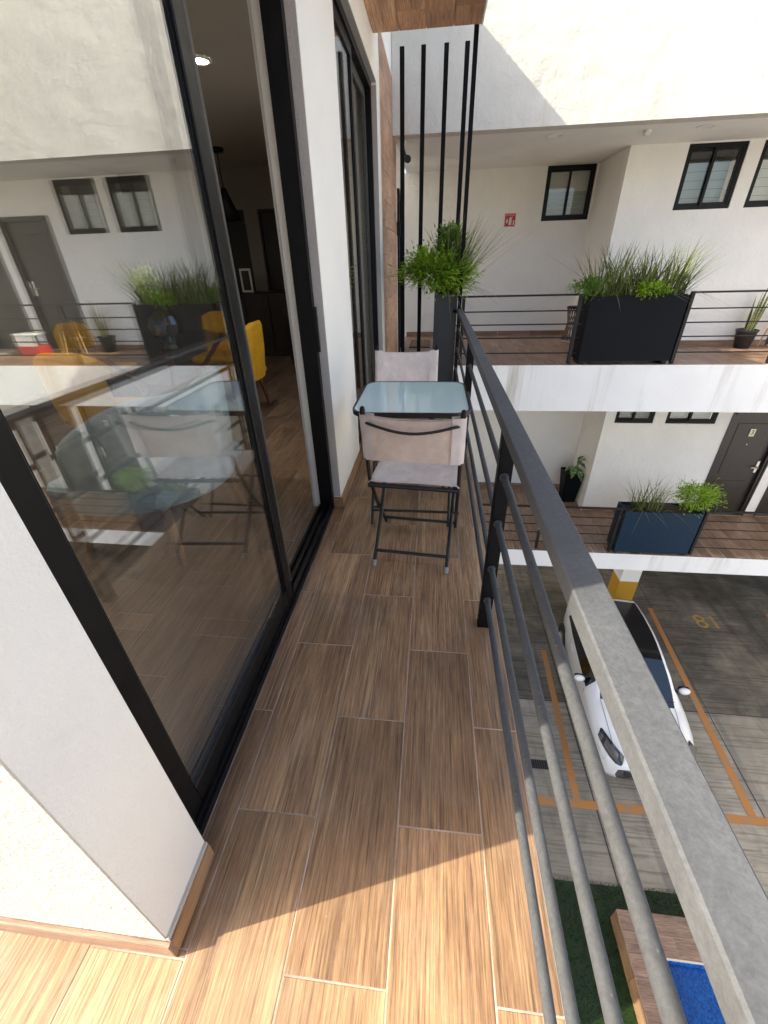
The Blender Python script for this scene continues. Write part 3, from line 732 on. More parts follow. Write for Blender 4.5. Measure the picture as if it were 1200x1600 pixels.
# dumb cane in a tapered black pot, lower recess
def variegated():
    mt = mat('variegated_leaf', (.1, .2, .06), .35)
    v = coords(mt, (1, 1, 1), 5); n1 = noise(mt, v, 28, 4, .6)
    L(mt, ramp(mt, n1, [(.42, (.035, .09, .025)), (.55, (.16, .26, .08)), (.66, (.55, .6, .35))]), bsdf(mt).inputs['Base Color'])
    return mt
M['varieg'] = variegated()
pot = root('tapered_pot', (3.02, 8.3, ZL), label='tall black tapered pot in the lower corridor recess', cat='pot')
g = G(); a, b = .13, .19; h = .68
g.grid([[(3.02+sx*a, 8.3+sy*a, ZL) for sx, sy in ((-1, -1), (1, -1), (1, 1), (-1, 1))], [(3.02+sx*b, 8.3+sy*b, ZL+h) for sx, sy in ((-1, -1), (1, -1), (1, 1), (-1, 1))], [(3.02+sx*(b-.02), 8.3+sy*(b-.02), ZL+h) for sx, sy in ((-1, -1), (1, -1), (1, 1), (-1, 1))], [(3.02+sx*(b-.03), 8.3+sy*(b-.03), ZL+h-.1) for sx, sy in ((-1, -1), (1, -1), (1, 1), (-1, 1))]], smooth=False, closed=True)
g.build('body', M['planter'], pot)
G().add([(3.02+sx*.165, 8.3+sy*.165, ZL+h-.06) for sx, sy in ((-1, -1), (1, -1), (1, 1), (-1, 1))], [(0, 1, 2, 3)]).build('soil', M['soil'], pot)
def broad_leaf(p, d, l, w, parent, mt, name='leaf', bend=.3):
    d = Vector(d).normalized(); s = d.cross(Vector((0, 0, 1))).normalized(); nr = s.cross(d); rows = []
    for i in range(8):
        t = i/7; q = Vector(p)+d*l*t-nr*(0)+Vector((0, 0, -bend*l*t*t)); ww = w*math.sin(math.pi*min(1, t**.8*.97+.015))*.5+.002
        rows.append([q-s*ww+nr*ww*.25, q, q+s*ww+nr*ww*.25])
    return G().grid(rows).build(name, mt, parent)
dc = root('dumb_cane', (3.05, 8.3, ZL+.62), label='variegated broad-leaved plant in the tapered pot, lower recess', cat='plant')
for i, (ax, ay, az_, hh, l, w_) in enumerate(((.2, -.5, .9, .30, .3, .13), (.9, -.3, .35, .30, .34, .15), (.7, -.6, -.15, .24, .32, .15), (-.35, -.7, -.2, .18, .3, .15), (-.7, -.4, .1, .16, .26, .12), (.2, -.9, -.4, .15, .28, .14), (.5, .5, .2, .2, .25, .12))):
    p = Vector((3.06+ax*.05, 8.28+ay*.05, ZL+.64+hh))
    G().tube([(3.05, 8.3, ZL+.6), (3.06+ax*.03, 8.28+ay*.03, ZL+.62+hh*.6), p], .008, 6).build('stalk', M['fern'], dc)
    broad_leaf(p, (ax, ay, az_), l, w_, dc, M['varieg'])
# snake plant
def snake(cx, cy, label, seed):
    rr = random.Random(seed)
    pt = root('round_pot', (cx, cy, 0), label='dark grey round pot of the snake plant on the upper corridor', cat='pot')
    G().lathe([(0, 0), (.1, 0), (.14, .24), (.15, .245), (.15, .27), (.135, .27), (.13, .22), (0, .22)], cx, cy, 20).build('body', M['graphite'], pt)
    sp = root('snake_plant', (cx, cy, .22), label=label, cat='plant')
    mt = mat('snake_leaf', (.06, .1, .04), .4)
    v = coords(mt); wv = N(mt, 'ShaderNodeTexWave', bands_direction='Z'); wv.inputs['Scale'].default_value = 9; wv.inputs['Distortion'].default_value = 6; L(mt, v, wv.inputs['Vector'])
    L(mt, ramp(mt, wv.outputs['Fac'], [(.3, (.03, .055, .03)), (.8, (.13, .17, .09))]), bsdf(mt).inputs['Base Color'])
    my = mat('snake_leaf_edge', (.45, .45, .12), .45)
    for i in range(9):
        a = rr.uniform(0, 6.28); ln = rr.uniform(.3, .72); le = rr.uniform(.05, .25); w_ = rr.uniform(.035, .05); tw = rr.uniform(-.5, .5)
        b0 = Vector((cx+.05*math.cos(a), cy+.05*math.sin(a), .2)); d = Vector((math.cos(a)*le, math.sin(a)*le, 1)); rows = []; edge = []
        for k in range(7):
            t = k/6; s = Vector((math.cos(tw+t*.6), math.sin(tw+t*.6), 0)); q = b0+d*ln*t; ww = w_*(.7+.6*t-1.28*t**3)*.8+.001
            rows.append([q-s*ww*.72, q+Vector((0, .006, 0)), q+s*ww*.72]); edge.append((q-s*ww, q-s*ww*.72, q+s*ww*.72, q+s*ww))
        lf = G().grid(rows).build('leaf', mt, sp)
        G().grid([[e[0], e[1]] for e in edge]).grid([[e[2], e[3]] for e in edge]).build('leaf_margin', my, lf)
snake(4.86, 7.55, 'snake plant with yellow-edged leaves by the corridor wall', 3)
M['lightwood'] = mat('light_wood', (.5, .33, .17), .45)
ps = root('plant_stand', (5.34, 7.45, 0), label='pale wooden plant stand holding a dark pot beside the snake plant', cat='stand')
for sx in (-1, 1):
    for sy in (-1, 1): G().tube([(5.34+sx*.2, 7.45+sy*.17, 0), (5.34+sx*.13, 7.45+sy*.12, .55)], .012).build('leg', M['lightwood'], ps)
G().box(5.21, 5.47, 7.435, 7.465, .25, .28).box(5.325, 5.355, 7.33, 7.57, .25, .28).build('cross_brace', M['lightwood'], ps)
dp = root('round_pot', (5.34, 7.45, .285), label='dark purple-black pot sitting in the wooden plant stand', cat='pot')
G().lathe([(0, .285), (.1, .285), (.125, .5), (.13, .52), (.115, .52), (.11, .46), (0, .46)], 5.34, 7.45).build('body', M['graphite'], dp)

# small things on the corridors
sg = root('fire_sign', (1.265, YB-.01, 1.78), label='red fire extinguisher sign on the white recess wall', cat='sign')
M['red'] = mat('sign_red', (.45, .02, .025), .5); M['signwhite'] = mat('sign_white', (.7, .62, .58), .6)
G().box(1.17, 1.36, YB-.008, YB-.002, 1.775, 1.972).build('border', M['signwhite'], sg)
G().box(1.177, 1.353, YB-.011, YB-.008, 1.782, 1.965).build('plate', M['red'], sg)
g = G(); zf = YB-.0135
g.box(1.247, 1.292, zf, YB-.011, 1.80, 1.895).box(1.255, 1.284, zf, YB-.011, 1.895, 1.915).box(1.284, 1.305, zf, YB-.011, 1.905, 1.917).build('extinguisher_symbol', M['signwhite'], sg)
g = G().add([(1.20, zf, 1.83), (1.225, zf, 1.83), (1.228, zf, 1.86), (1.214, zf, 1.905), (1.198, zf, 1.86)], [(0, 1, 2, 3, 4)]).build('flame_symbol', M['signwhite'], sg)
G().box(1.317, 1.338, zf, YB-.011, 1.80, 1.87).build('arrow_symbol', M['signwhite'], sg)
text('sign_text', 'EXTINTOR', .03, (1.265, zf-.001, 1.942), (rad(90), 0, 0), M['signwhite'], sg, .0005)
st = root('stool', (2.43, 8.32, 0), label='narrow dark-topped stool with wicker body behind the wide black planter', cat='stool')
M['wicker'] = mat('wicker', (.16, .12, .09), .7)
G().lathe([(0, .565), (.12, .565), (.125, .555), (.125, .535), (0, .535)], 2.43, 8.32).build('seat', M['black'], st)
for k in range(14):
    a = k/14*6.283; G().tube([(2.43+.11*math.cos(a), 8.32+.11*math.sin(a), .535), (2.43+.07*math.cos(a+.5), 8.32+.07*math.sin(a+.5), .3), (2.43+.13*math.cos(a+1), 8.32+.13*math.sin(a+1), .0)], .009, 6).build('strand', M['wicker'], st)
G().lathe([(.12, .0), (.14, .0), (.14, .025), (.12, .025)], 2.43, 8.32).build('foot_ring', M['steel'], st)
mtm = wood_tile('coir_mat', (.1, .06, .03), (.16, .1, .05), (.22, .15, .08), axis='x', rough=.9)
dm = root('door_mat', (-.23, 8.15, 0), label='brown striped door mat on the far corridor floor by the entrance', cat='mat')
for k in range(6): box('stripe', -.41+k*.06, -.357+k*.06, 7.75, 8.5, .001, .016, mtm, dm)
box('backing', -.42, -.045, 7.74, 8.51, .0005, .008, M['darkwood'], dm)
for i, (x, y) in enumerate(((1.40, 6.93), (3.12, 6.92), (1.01, 8.19), (4.9, 6.92))):
    t = root('downlight', (x, y, 2.59), label=('round recessed downlight in the corridor ceiling near the sunlit wall corner', 'round recessed downlight in the ceiling before the paired windows', 'faint recessed downlight above the fire extinguisher sign', 'recessed downlight at the right end of the upper corridor')[i], cat='downlight', group='recessed corridor downlights')
    G().lathe([(.078, 2.5895), (.08, 2.584), (.098, 2.584), (.1, 2.5895)], x, y).build('ring', M['white_plastic'], t)
    G().lathe([(0, 2.588), (.078, 2.588)], x, y).build('diffuser', M['soffit'], t)
sn = root('motion_sensor', (2.48, 6.96, 2.53), label='small white motion sensor on the upper corridor ceiling', cat='sensor')
G().lathe([(0, 2.555), (.03, 2.558), (.045, 2.575), (.05, 2.589)], 2.48, 6.96).build('dome', M['white_plastic'], sn)
G().box(2.44, 2.5, 6.9, 6.95, 2.53, 2.57, .006).build('head', M['white_plastic'], sn)
sc = root('security_camera', (-.4, 6.75, 2.35), label='black security camera under the corridor ceiling by the fins', cat='camera')
G().tube([(-.45, 6.8, 2.589), (-.45, 6.8, 2.54)], .035, 12).build('mount', M['white_plastic'], sc)
G().tube([(-.45, 6.8, 2.54), (-.42, 6.76, 2.45)], .012).build('arm', M['black'], sc)
G().tube([(-.44, 6.85, 2.44), (-.38, 6.6, 2.39)], .04, 14).build('body', M['black'], sc)
bx = root('storage_crate', (6.15, 7.3, 0), label='red box topped with white slatted crate beside the corridor door', cat='crate')
M['redbox'] = mat('red_plastic', (.4, .04, .03), .5)
G().box(5.95, 6.35, 7.15, 7.45, 0, .16, .01).build('base', M['redbox'], bx)
for k in range(8): box('slat', 5.965+k*.05, 5.99+k*.05, 7.155, 7.165, .16, .34, M['white_plastic'], bx)
G().box(5.95, 6.35, 7.15, 7.45, .34, .37, .006).build('lid', M['white_plastic'], bx)

# ------------------------------------------------------------------ folding table and chairs
CX, CT = M['chairmetal'], M['canvas']
M['capgrey'] = mat('grey_cap', (.3, .29, .28), .5)
def rounded(x0, x1, y0, y1, r, n=6):
    pts = []
    for cx, cy, a0 in ((x1-r, y1-r, 0), (x0+r, y1-r, 90), (x0+r, y0+r, 180), (x1-r, y0+r, 270)):
        for k in range(n+1):
            a = rad(a0+90*k/n); pts.append((cx+r*math.cos(a), cy+r*math.sin(a)))
    return pts
tb = root('folding_table', (-.1, 2.3, 0), label='square folding table with frosted aqua glass top on the balcony', cat='table', local=True)
M['aqua'] = mat('frosted_aqua_glass', (.72, .93, .95), .05, spec=.8, Coat_Weight=.5, Coat_Roughness=.02)
def slabpts(pts, z0, z1, name, mt, parent):
    n = len(pts); g = G()
    g.add([(x, y, z0) for x, y in pts]+[(x, y, z1) for x, y in pts], [tuple(range(n))[::-1], tuple(range(n, 2*n))]+[(i, (i+1) % n, n+(i+1) % n, n+i) for i in range(n)])
    return g.build(name, mt, parent)
tp = slabpts(rounded(-.29, .29, -.30, .30, .08), .691, .7, 'table_top', M['aqua'], tb)
po = rounded(-.3, .3, -.31, .31, .09); pi = rounded(-.289, .289, -.299, .299, .079); n = len(po); g = G()
g.add([(x, y, .678) for x, y in po]+[(x, y, .702) for x, y in po]+[(x, y, .702) for x, y in pi]+[(x, y, .678) for x, y in pi],
      [(k*n+i, k*n+(i+1) % n, ((k+1) % 4)*n+(i+1) % n, ((k+1) % 4)*n+i) for k in range(4) for i in range(n)])
g.build('rim', CX, tb)
for s in (-1, 1):
    x = s*.225
    G().tube([(x, -.24, .0), (x*1.0, .2, .675)], .009).build('leg', CX, tb)
    G().tube([(x*.9, .24, .0), (x*.9, -.2, .675)], .009).build('leg', CX, tb)
G().tube([(-.225, -.2, .075), (.225, -.2, .075)], .008).build('rung', CX, tb)
G().tube([(-.2, .2, .075), (.2, .2, .075)], .008).build('rung', CX, tb)
def folding_chair(label, loc, rot):
    # local frame: the chair faces +y, its back towards -y
    c = root('folding_chair', loc, rot, label=label, cat='chair', group='folding canvas chairs at the balcony table', local=True)
    for s in (-1, 1):
        x = s*.212
        # back frame: top of the back down to the front feet
        f = G().tube([(x, -.20, .80), (x, -.165, .60), (x, -.13, .45), (x*.985, -.02, .27), (x*.97, .2, .0)], .0095, 10).build('back_leg', CX, c)
        G().lathe([(0, .825), (.009, .82), (.012, .808), (.012, .79)], x, -.2, 10).build('end_knob', M['black'], f)
        f = G().tube([(s*.188, .2, .43), (s*.186, -.02, .19), (s*.184, -.225, .012)], .0095, 10).build('front_leg', CX, c)
        G().tube([(s*.184, -.215, .024), (s*.184, -.235, .0)], .0115, 10).build('foot_cap', M['capgrey'], f)
        G().tube([(s*.203, -.15, .425), (s*.203, .2, .435)], .0095, 10).build('seat_rail', CX, c)
        G().tube([(s*.18, -.02, .225), (s*.222, -.02, .225)], .006, 8).build('pivot', CX, c)
    G().tube([(-.215, -.15, .425), (.215, -.15, .425)], .011, 10).build('seat_bar', CX, c)
    G().tube([(-.203, .2, .435), (.203, .2, .435)], .0095, 10).build('seat_bar', CX, c)
    G().tube([(-.184, -.185, .065), (.184, -.185, .065)], .0085, 8).build('rung', CX, c)
    G().tube([(-.206, .155, .055), (.206, .155, .055)], .0085, 8).build('rung', CX, c)
    # canvas seat: sags a little, wraps the side rails
    rows = []
    for j in range(11):
        y = -.145+.335*j/10; r_ = []
        for i in range(17):
            t = i/16*2-1; wob = .008*math.sin(3*t+1.2)*(1 if j == 0 else .2)
            r_.append((t*.203, y+wob*(j == 0), .447-.022*(1-t*t)*math.sin(math.pi*min(1, max(0, (j+1)/12)))-.0*t))
        r_ = [(-.216, y, .432)]+r_+[(.216, y, .432)]
        rows.append(r_)
    G().grid(rows).build('seat_canvas', CT, c)
    # canvas back: wraps both tubes, front and back layer
    def bk(t, u, off):
        x = t*.214; z = .785-.222*u; y = -.197+(.785-z)*.175+.022*(1-t*t)*.55*(-1)
        return (x, y+off, z+.012*(t*t-1)*(1 if u == 0 else -.5))
    o = G().grid([[bk(i/16*2-1, j/8, -.011) for i in range(17)] for j in range(9)]).build('back_canvas', M['canvas_dirty'], c)
    for s in (-1, 1):
        rows = []
        for j in range(9):
            u = j/8; z = .785-.222*u; y = -.197+(.785-z)*.175
            rows.append([(s*.170, y-.0235, z+.004-.001*u), (s*.205, y-.017, z+.006), (s*.2265, y-.006, z+.008), (s*.227, y+.005, z+.008), (s*.205, y+.014, z+.006), (s*.165, y+.010, z+.004)])
        G().grid(rows).build('canvas_hem', CT, o)
    G().grid([[bk(i/16*2-1, j/8, .012) for i in range(17)] for j in range(9)]).build('inner_canvas', CT, c)
    # bowed rod on the rear of the backrest
    G().tube([(-.20, -.2, .752)]+[(-.175+.35*k/12, -.232-.012*math.sin(math.pi*k/12), .757-.03*math.sin(math.pi*k/12)) for k in range(13)]+[(.20, -.2, .752)], .0065, 8).build('back_rod', CX, c)
    return c
folding_chair('taupe folding chair with its back to the viewer, in front of the table', (-.058, 1.885, 0), rad(-5.5))
folding_chair('taupe folding chair behind the glass table, facing the viewer', (-.185, 2.93, 0), rad(180))

# ------------------------------------------------------------------ furniture behind the glass
M['redwood'] = mat('red_brown_wood', (.16, .045, .018), .4)
LAMP_W = {4.05: .4, 1.7: 2.6, 2.4: 2.2}
def shell_chair(name, label, loc, rot, mt, legm, w_=.48, d_=.46, sh=.44, bh=.43, arm=.0, group=None):
    c = root(name, loc, rot, label=label, cat='chair', group=group, local=True)
    G().box(-w_/2, w_/2, -d_/2, d_/2, sh-.09, sh, .03).build('seat', mt, c)
    n = 20; rows_o = []
    ang0 = rad(48 if arm == 0 else 100)
    def hgt(t): return sh+bh-(bh-arm if arm else bh*.12)*max(0, abs(t)-.45)**1.6/(.55**1.6)
    outer = []; inner = []
    for k in range(n+1):
        t = k/n*2-1
        a = t*ang0
        if arm: px, py = math.sin(a)*w_*.56, -math.cos(a)*d_*.62+.03
        else: px, py = t*w_*.48, -d_*.5+.05*t*t
        nx, ny = math.sin(a), -math.cos(a)
        h = hgt(t); th = .035
        lean = -.05
        prof = []
        for (u, o_) in ((0, 0), (.5, .01), (.94, .0), (1.0, -th*.35), (1.0, -th), (.94, -th*1.5), (.5, -th*1.6), (0, -th*1.7)):
            z = sh-.1+(h-sh+.1)*u
            prof.append((px+nx*(o_+.02), py+ny*(o_+.02)+lean*u, z))
        outer.append(prof)
    g = G().grid(outer); g.add(outer[0], [tuple(range(8))]); g.add(outer[-1], [tuple(range(8))[::-1]])
    g.build('backrest', mt, c)
    for sx in (-1, 1):
        for sy in (-1, 1):
            G().tube([(sx*w_*.42, sy*d_*.44, 0), (sx*w_*.33, sy*d_*.33, sh-.09)], [.013, .021] if arm == 0 else [.017, .028], 10).build('leg', legm, c)
    return c
M['oak'] = mat('oak', (.42, .24, .11), .45)
gr = 'yellow upholstered dining chairs'
shell_chair('dining_chair', 'yellow dining chair seen through the open sliding door', (-1.98, 4.2, 0), rad(90), M['yellow'], M['redwood'], group=gr)
shell_chair('dining_chair', 'yellow dining chair behind the cut-glass vase, next to the door stile', (-2.55, 5.0, 0), rad(180), M['yellow'], M['redwood'], group=gr)
shell_chair('dining_chair', 'yellow dining chair at the far left of the indoor table', (-3.5, 4.3, 0), rad(-90), M['yellow'], M['redwood'], group=gr)
shell_chair('dining_chair', 'yellow dining chair nearest the glass, left of the vase', (-2.5, 2.95, 0), rad(0), M['yellow'], M['redwood'], group=gr)
shell_chair('tub_armchair', 'grey-blue tub armchair on oak legs just inside the glass door', (-1.52, 1.95, 0), rad(82), M['teal'], M['oak'], .74, .70, .44, .43, .24)
dt = root('dining_table', (-2.5, 3.9, 0), label='dark dining table surrounded by yellow chairs indoors', cat='table', local=True)
slabpts(rounded(-.55, .55, -.75, .75, .12), .738, .75, 'table_top', M['vase_glass'], dt)
for sx in (-1, 1):
    for sy in (-1, 1): G().tube([(sx*.34, sy*.5, 0), (sx*.12, sy*.2, .36), (sx*.34, sy*.5, .736)], [.024, .03, .024]).build('leg', M['redwood'], dt)
G().box(-.14, .14, -.22, .22, .33, .39, .01).build('hub', M['redwood'], dt)
va = root('vase', (-2.15, 3.44, .75), label='round cut-glass vase on the indoor dining table', cat='vase')
G().lathe([(0, .752), (.07, .752), (.08, .77), (.05, .80), (.055, .82), (.12, .88), (.135, .95), (.11, 1.01), (.06, 1.05), (.05, 1.07), (.06, 1.09)], -2.15, 3.44, 18, smooth=False).build('body', M['cut_glass'], va)
fb = root('flower', (-2.15, 3.44, .8), label='green and cream hydrangea head in the glass vase', cat='flower')
G().tube([(-2.15, 3.44, .80), (-2.14, 3.43, 1.08), (-2.19, 3.42, 1.2)], .008).build('stem', M['fern'], fb)
M['petal'] = leafmat('hydrangea', (.35, .55, .12), (.5, .65, .22), (.8, .8, .5), .3)
g = G(); cc = Vector((-2.2, 3.42, 1.25))
for i in range(420):
    v_ = Vector((R.gauss(0, 1), R.gauss(0, 1), R.gauss(0, 1))).normalized(); leaf(g, cc+v_*R.uniform(.055, .095), v_+Vector((R.uniform(-.8, .8), R.uniform(-.8, .8), R.uniform(-.8, .8))), Vector((0, 0, 1)), .03, .026)
g.build('petals', M['petal'], fb, kind='stuff')
em = bpy.data.materials.new('lamp_glow'); em.use_nodes = True
bsdf(em).inputs['Emission Color'].default_value = (1, .93, .8, 1); bsdf(em).inputs['Emission Strength'].default_value = 45
for lx, ly, lb in ((-1.72, 4.05, 'lit round ceiling downlight in the room behind the open door'), (-2.3, 1.7, 'added fill lamp on the ceiling above the grey-blue armchair'), (-3.4, 2.4, 'added fill lamp on the ceiling left of the yellow chairs')):  # second and third are unseen lamps added to brighten the room
    dl = root('downlight', (lx, ly, CEIL), label=lb, cat='downlight', group='lit downlights of the room')
    G().lathe([(0, CEIL-.006), (.055, CEIL-.006)], lx, ly, 20).build('bulb', em, dl)
    G().lathe([(.055, CEIL-.001), (.057, CEIL-.012), (.08, CEIL-.008), (.082, CEIL-.001)], lx, ly, 20).build('ring', M['white_plastic'], dl)
    al = bpy.data.lights.new('lamp_light', 'AREA'); al.shape = 'DISK'; al.size = .1; al.energy = LAMP_W[ly]; al.color = (1, .96, .9)
    ao = bpy.data.objects.new('lamp_light', al); C.objects.link(ao); ao.parent = dl; ao.location = (0, 0, -.015)
pn = root('pendant_lamp', (-2.8, 6.6, 1.9), label='black pendant lamp hanging from the indoor ceiling', cat='lamp')
G().lathe([(0, CEIL), (.09, CEIL), (.09, CEIL-.04), (0, CEIL-.045)], -2.8, 6.6, 16).build('canopy', M['black'], pn)
G().tube([(-2.8, 6.6, CEIL-.04), (-2.8, 6.6, 2.15)], .008).build('cord', M['black'], pn)
G().lathe([(.03, 2.2), (.06, 2.12), (.17, 1.85), (.16, 1.85), (.05, 2.1)], -2.8, 6.6, 20).build('lamp_shade', M['black'], pn)
cab = root('cabinet', (-3.0, 7.6, 0), label='low black cabinet in the dark back of the room', cat='cabinet')
G().box(-3.4, -2.2, 7.1, 7.6, 0, .95, .01).build('carcass', M['darkwood'], cab)
for k in range(3): box('cabinet_door', -3.39+k*.4, -3.0+k*.4, 7.085, 7.1, .08, .92, M['darkwood'], cab, .004)
pf = root('picture_frame', (-2.95, 7.5, .95), label='small silver photo frame standing on the black cabinet', cat='frame')
G().box(-3.06, -2.88, 7.25, 7.265, .95, 1.28).build('frame', M['steel'], pf)
G().box(-3.03, -2.91, 7.244, 7.25, .98, 1.25).build('photo', M['dark_room'], pf)
shell_chair('dining_chair', 'black chair by the cabinet in the dark back of the room', (-2.0, 6.7, 0), rad(20), M['darkwood'], M['darkwood'])

# ------------------------------------------------------------------ the parked car
def lerp_table(t, x):
    for (a, b), (c, d) in zip(t, t[1:]):
        if x <= c:
            k = (x-a)/(c-a) if c > a else 0; k = max(0, min(1, k)); k = k*k*(3-2*k) if False else k
            return b+(d-b)*k
    return t[-1][1]
def build_car(loc, rot):
    c = root('parked_car', loc, rot, label='small white hatchback with black roof parked below the balcony', cat='car', local=True)
    paint = mat('white_car_paint', (.78, .78, .77), .22, spec=.5, Coat_Weight=.8, Coat_Roughness=.05)
    black = mat('black_trim', (.008, .008, .009), .35); gl = mat('tinted_glass', (.006, .007, .008), .04, spec=.9)
    ws = mat('windscreen_glass', (.012, .02, .03), .03, spec=1.0); rub = mat('rubber', (.012, .012, .012), .8)
    lens = mat('lamp_lens', (.03, .032, .034), .05, .2, .9); refl = mat('lamp_reflector', (.16, .165, .17), .2, .6); plast = mat('grey_plastic', (.03, .03, .032), .55)
    # y: 0 is the front, the car runs to +y
    LEN = 3.62
    TOP = [(0, .56), (.03, .62), (.1, .70), (.22, .775), (.5, .865), (.85, .94), (1.0, .965), (1.2, 1.10), (1.45, 1.27), (1.68, 1.395), (1.9, 1.455), (2.3, 1.49), (2.8, 1.475), (3.2, 1.42), (3.34, 1.34), (3.5, 1.04), (3.58, .84), (3.62, .62)]
    BEL = [(0, .54), (.1, .66), (.3, .75), (.85, .885), (1.2, .92), (2.3, .955), (3.2, 1.0), (3.5, .97), (3.62, .6)]
    HW = [(0, .50), (.04, .60), (.12, .685), (.3, .765), (.6, .81), (1.2, .825), (2.4, .825), (3.0, .80), (3.4, .735), (3.62, .62)]
    HT = [(0, .36), (.12, .50), (.3, .60), (.9, .65), (1.0, .655), (1.3, .64), (1.68, .575), (2.4, .565), (3.2, .54), (3.5, .56), (3.62, .45)]
    BOT = [(0, .30), (.1, .2), (.4, .18), (3.3, .18), (3.55, .28), (3.62, .36)]
    ys = [0, .015, .04, .08, .14, .22, .32, .45, .6, .8, .93, 1.0, 1.1, 1.25, 1.45, 1.6, 1.68, 1.8, 2.0, 2.25, 2.5, 2.75, 3.0, 3.15, 3.25, 3.34, 3.42, 3.5, 3.56, 3.6, 3.62]
    def sec(y):
        zt, zb, hw, ht, z0 = (lerp_table(t, y) for t in (TOP, BEL, HW, HT, BOT))
        zt = max(zt, zb+.005)
        p = [(0, z0), (hw*.9, z0), (hw*.985, z0+.08), (hw, (z0+zb)*.5), (hw*.995, zb-.1), (hw*.965, zb), (hw*.965+(ht-hw*.965)*.5, zb+(zt-zb)*.52), (ht+(.02), zb+(zt-zb)*.9), (ht-.04, zb+(zt-zb)*.985), (ht*.5, zt+.004), (0, zt+.008)]
        return p
    secs = [sec(y) for y in ys]; np_ = len(secs[0])
    def face(i, k, s): # quad between stations i,i+1 and ring k,k+1
        q = [(s*secs[i][k][0], ys[i], secs[i][k][1]), (s*secs[i+1][k][0], ys[i+1], secs[i+1][k][1]), (s*secs[i+1][k+1][0], ys[i+1], secs[i+1][k+1][1]), (s*secs[i][k+1][0], ys[i], secs[i][k+1][1])]
        return q if s > 0 else q[::-1]
    def idx(y): return min(range(len(ys)), key=lambda i: abs(ys[i]-y))
    iw0, iw1, ir1 = idx(1.0), idx(1.68), idx(3.15); ih1 = idx(3.5)
    reg = {'body': [], 'side_window': [], 'windscreen': [], 'roof_panel': [], 'rear_window': []}
    for s in (1, -1):
        for i in range(len(ys)-1):
            for k in range(np_-1):
                r_ = 'body'
                if 5 <= k <= 6 and idx(1.25) <= i < idx(3.0): r_ = 'side_window'
                if k >= 8 and iw0 <= i < iw1: r_ = 'windscreen'
                if k == 7 and idx(1.1) <= i < iw1-1: r_ = 'body'
                if k >= 9 and iw1 <= i < ir1: r_ = 'roof_panel'
                if k == 8 and iw1 <= i < ir1: r_ = 'roof_panel'
                if k >= 8 and idx(3.25) <= i < ih1: r_ = 'rear_window'
                reg[r_].append(face(i, k, s))
    bodyobj = None
    for nm, ma in (('body', paint), ('side_window', gl), ('windscreen', ws), ('roof_panel', mat('gloss_black_roof', (.008, .008, .009), .15, spec=.4)), ('rear_window', gl)):
        bm = bmesh.new()
        for q in reg[nm]: bm.faces.new([bm.verts.new(p) for p in q])
        bmesh.ops.remove_doubles(bm, verts=bm.verts, dist=1e-4)
        bmesh.ops.recalc_face_normals(bm, faces=bm.faces)
        bm.verts.index_update()
        if nm == 'side_window':
            for s in (1, -1):
                g = G(); fs = [f for f in bm.faces if f.calc_center_median().x*s > 0]
                for f in fs: g.add([v.co+f.normal*.004 for v in f.verts], [tuple(range(len(f.verts)))], True)
                g.build('side_window', ma, c)
        else:
            g = G(); g.add([v.co.copy() for v in bm.verts], [tuple(v.index for v in f.verts) for f in bm.faces], True)
            o = g.build(nm, ma, c)
            if nm == 'body': bodyobj = o
        bm.free()
    # pillar trims / door lines, handles
    for s in (1, -1):
        for y0 in (1.22, 2.42):
            pts = []
            for z in (.3, .5, .7, .9): 
                hw = lerp_table(HW, y0); pts.append((s*(hw*.99+.003), y0+(.0 if z < .6 else .02), z))
            G().tube(pts, .003, 5).build('door_seam', black, c)
        G().box(s*.825-.012, s*.825+.012, 2.18, 2.34, .80, .83, .006).build('door_handle', paint, c)
        # mirrors
        g = G(); mx = s*.90
        g.lathe([(0, -.07), (.05, -.06), (.085, -.02), (.09, .02), (.07, .055), (0, .06)], 0, 0, 14)
        g.v = [Vector((mx+p.x*1.15, 1.36+p.z*.75, 1.0+p.y*.8)) for p in g.v]
        mo = g.build('wing_mirror', paint, c)
        G().tube([(s*.78, 1.38, .94), (s*.88, 1.37, .96)], .03, 8).box(mx-.085, mx+.085, 1.405, 1.42, .94, 1.06, .02).build('mirror_base', black, mo)
        # headlights: swept-back almond on the front corner
        g = G(); rows = []
        for (u, wv_) in ((0, .02), (.1, .06), (.3, .095), (.55, .105), (.8, .085), (.93, .05), (1, .015)):
            x = s*(.44+.29*u); y = .075+.42*u*u
            row = []
            for e in (-1, -.6, -.2, .2, .6, 1):
                z = .70+.11*u+e*wv_*.6; row.append((x-s*e*.04, y-.045+e*.075+.02*e*e, z+.016))
            rows.append(row)
        h_ = g.grid(rows).build('headlight', lens, c)
        G().grid([[Vector(p)+Vector((0, -.006, .004)) for p in r_[1:5]] for r_ in rows[2:5]]).build('reflector', refl, h_)
        G().lathe([(0, .0), (.03, .008), (.055, .025), (.06, .04)], 0, 0, 14)
        # wheels
        for wy in (.62, 2.98):
            def rot_x(g, x, y, z):
                g.v = [Vector((x+p.z, y+p.x, z+p.y)) for p in g.v]; return g
            w_ = rot_x(G().lathe([(.18, -.09), (.27, -.095), (.30, -.06), (.30, .06), (.27, .095), (.18, .09)], 0, 0, 28), s*.74, wy, .30).build('wheel', rub, c)
            rm = G()
            rm.lathe([(.185, .07), (.19, .085), (.17, .085), (.16, .06)], 0, 0, 28)
            for k in range(5):
                a = k*2*math.pi/5; rm.tube([(0.02*math.cos(a), .02*math.sin(a), .07), (.17*math.cos(a), .17*math.sin(a), .075)], .02, 6)
            if s < 0: 
                for p in rm.v: p.z = -p.z
            rot_x(rm, s*.74, wy, .30).build('rim', M['steel'], w_)
            ar = G(); rows = []
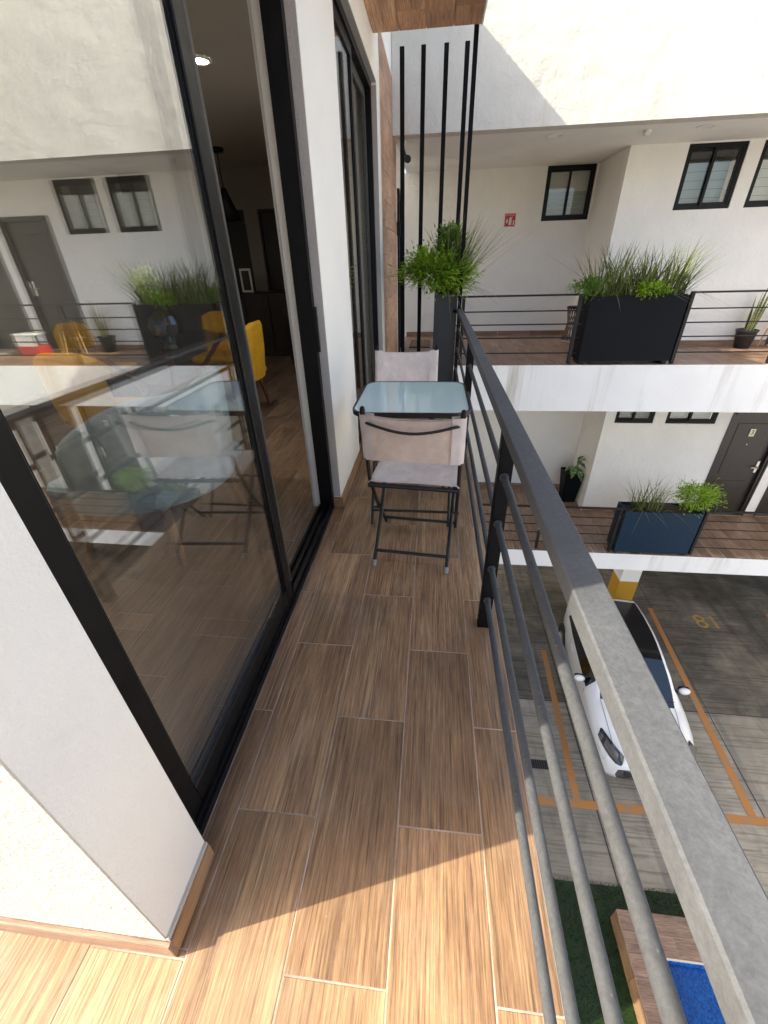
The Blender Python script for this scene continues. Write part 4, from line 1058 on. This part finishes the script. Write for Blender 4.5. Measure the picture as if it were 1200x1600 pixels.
            for k in range(15):
                a = math.pi*k/14; hwv = lerp_table(HW, wy)
                rows.append([(s*(hwv+.004), wy+r__*math.cos(a), .30+r__*math.sin(a)) for r__ in (.27, .355)])
            ar.grid(rows).build('wheel_arch', black, c)
    # grille, bumper openings, badge, plate
    def front_patch(x0, x1, z0, z1, y, name, ma, dy=.012):
        rows = []
        for i in range(9):
            x = x0+(x1-x0)*i/8; b = .10*(abs(x)/.6)**2
            rows.append([(x, y+b-dy, z0), (x, y+b-dy-.004, (z0+z1)/2), (x, y+b-dy+.004, z1)])
        G().grid(rows).build(name, ma, c)
    front_patch(-.36, .36, .35, .46, .012, 'lower_grille', plast, .02)
    front_patch(-.36, .36, .565, .60, .014, 'upper_grille', black, .006)
    for s in (1, -1):
        front_patch(min(s*.44, s*.58), max(s*.44, s*.58), .37, .47, .02, 'fog_lamp_recess', plast, .02)
    for s in (1, -1):
        pts = []
        for y_ in (.3, .45, .6, .8, .93, 1.0):
            q = sec(y_); pts.append((s*q[8][0], y_, q[8][1]+.003))
        G().tube(pts, .0035, 5).build('bonnet_seam', black, c)
        pts = [(s*(lerp_table(HW, y_)*.985+.002), y_, lerp_table(BEL, y_)-.09) for y_ in (.12, .2, .3, .36)]
        G().tube(pts+[(s*(lerp_table(HW, .36)+.002), .36, .5)], .003, 5).build('bumper_seam', black, c)
    G().tube([(x_, .19+.1*(x_/.6)**2, lerp_table(TOP, .19+.1*(x_/.6)**2)+.008-.03*(abs(x_)/.6)**2) for x_ in (-.5, -.3, -.1, .1, .3, .5)], .0035, 5).build('bonnet_seam', black, c)
    G().box(-.2, .2, -.02, -.012, .44, .53).build('number_plate', M['signwhite'], c)
    G().tube([(-.55, .99, 1.0), (.0, .95, .99), (.55, .99, 1.0)], .012, 6).build('cowl', black, c)
    for x in (-.35, .15): G().tube([(x, .98, 1.0), (x+.45, 1.06, 1.055)], .008, 6).build('wiper', black, c)
    G().tube([(0, 2.9, 1.48), (0, 3.05, 1.55)], .006, 6).build('aerial', black, c)
    return c
build_car((3.76, 3.985, GZ), rad(-4))
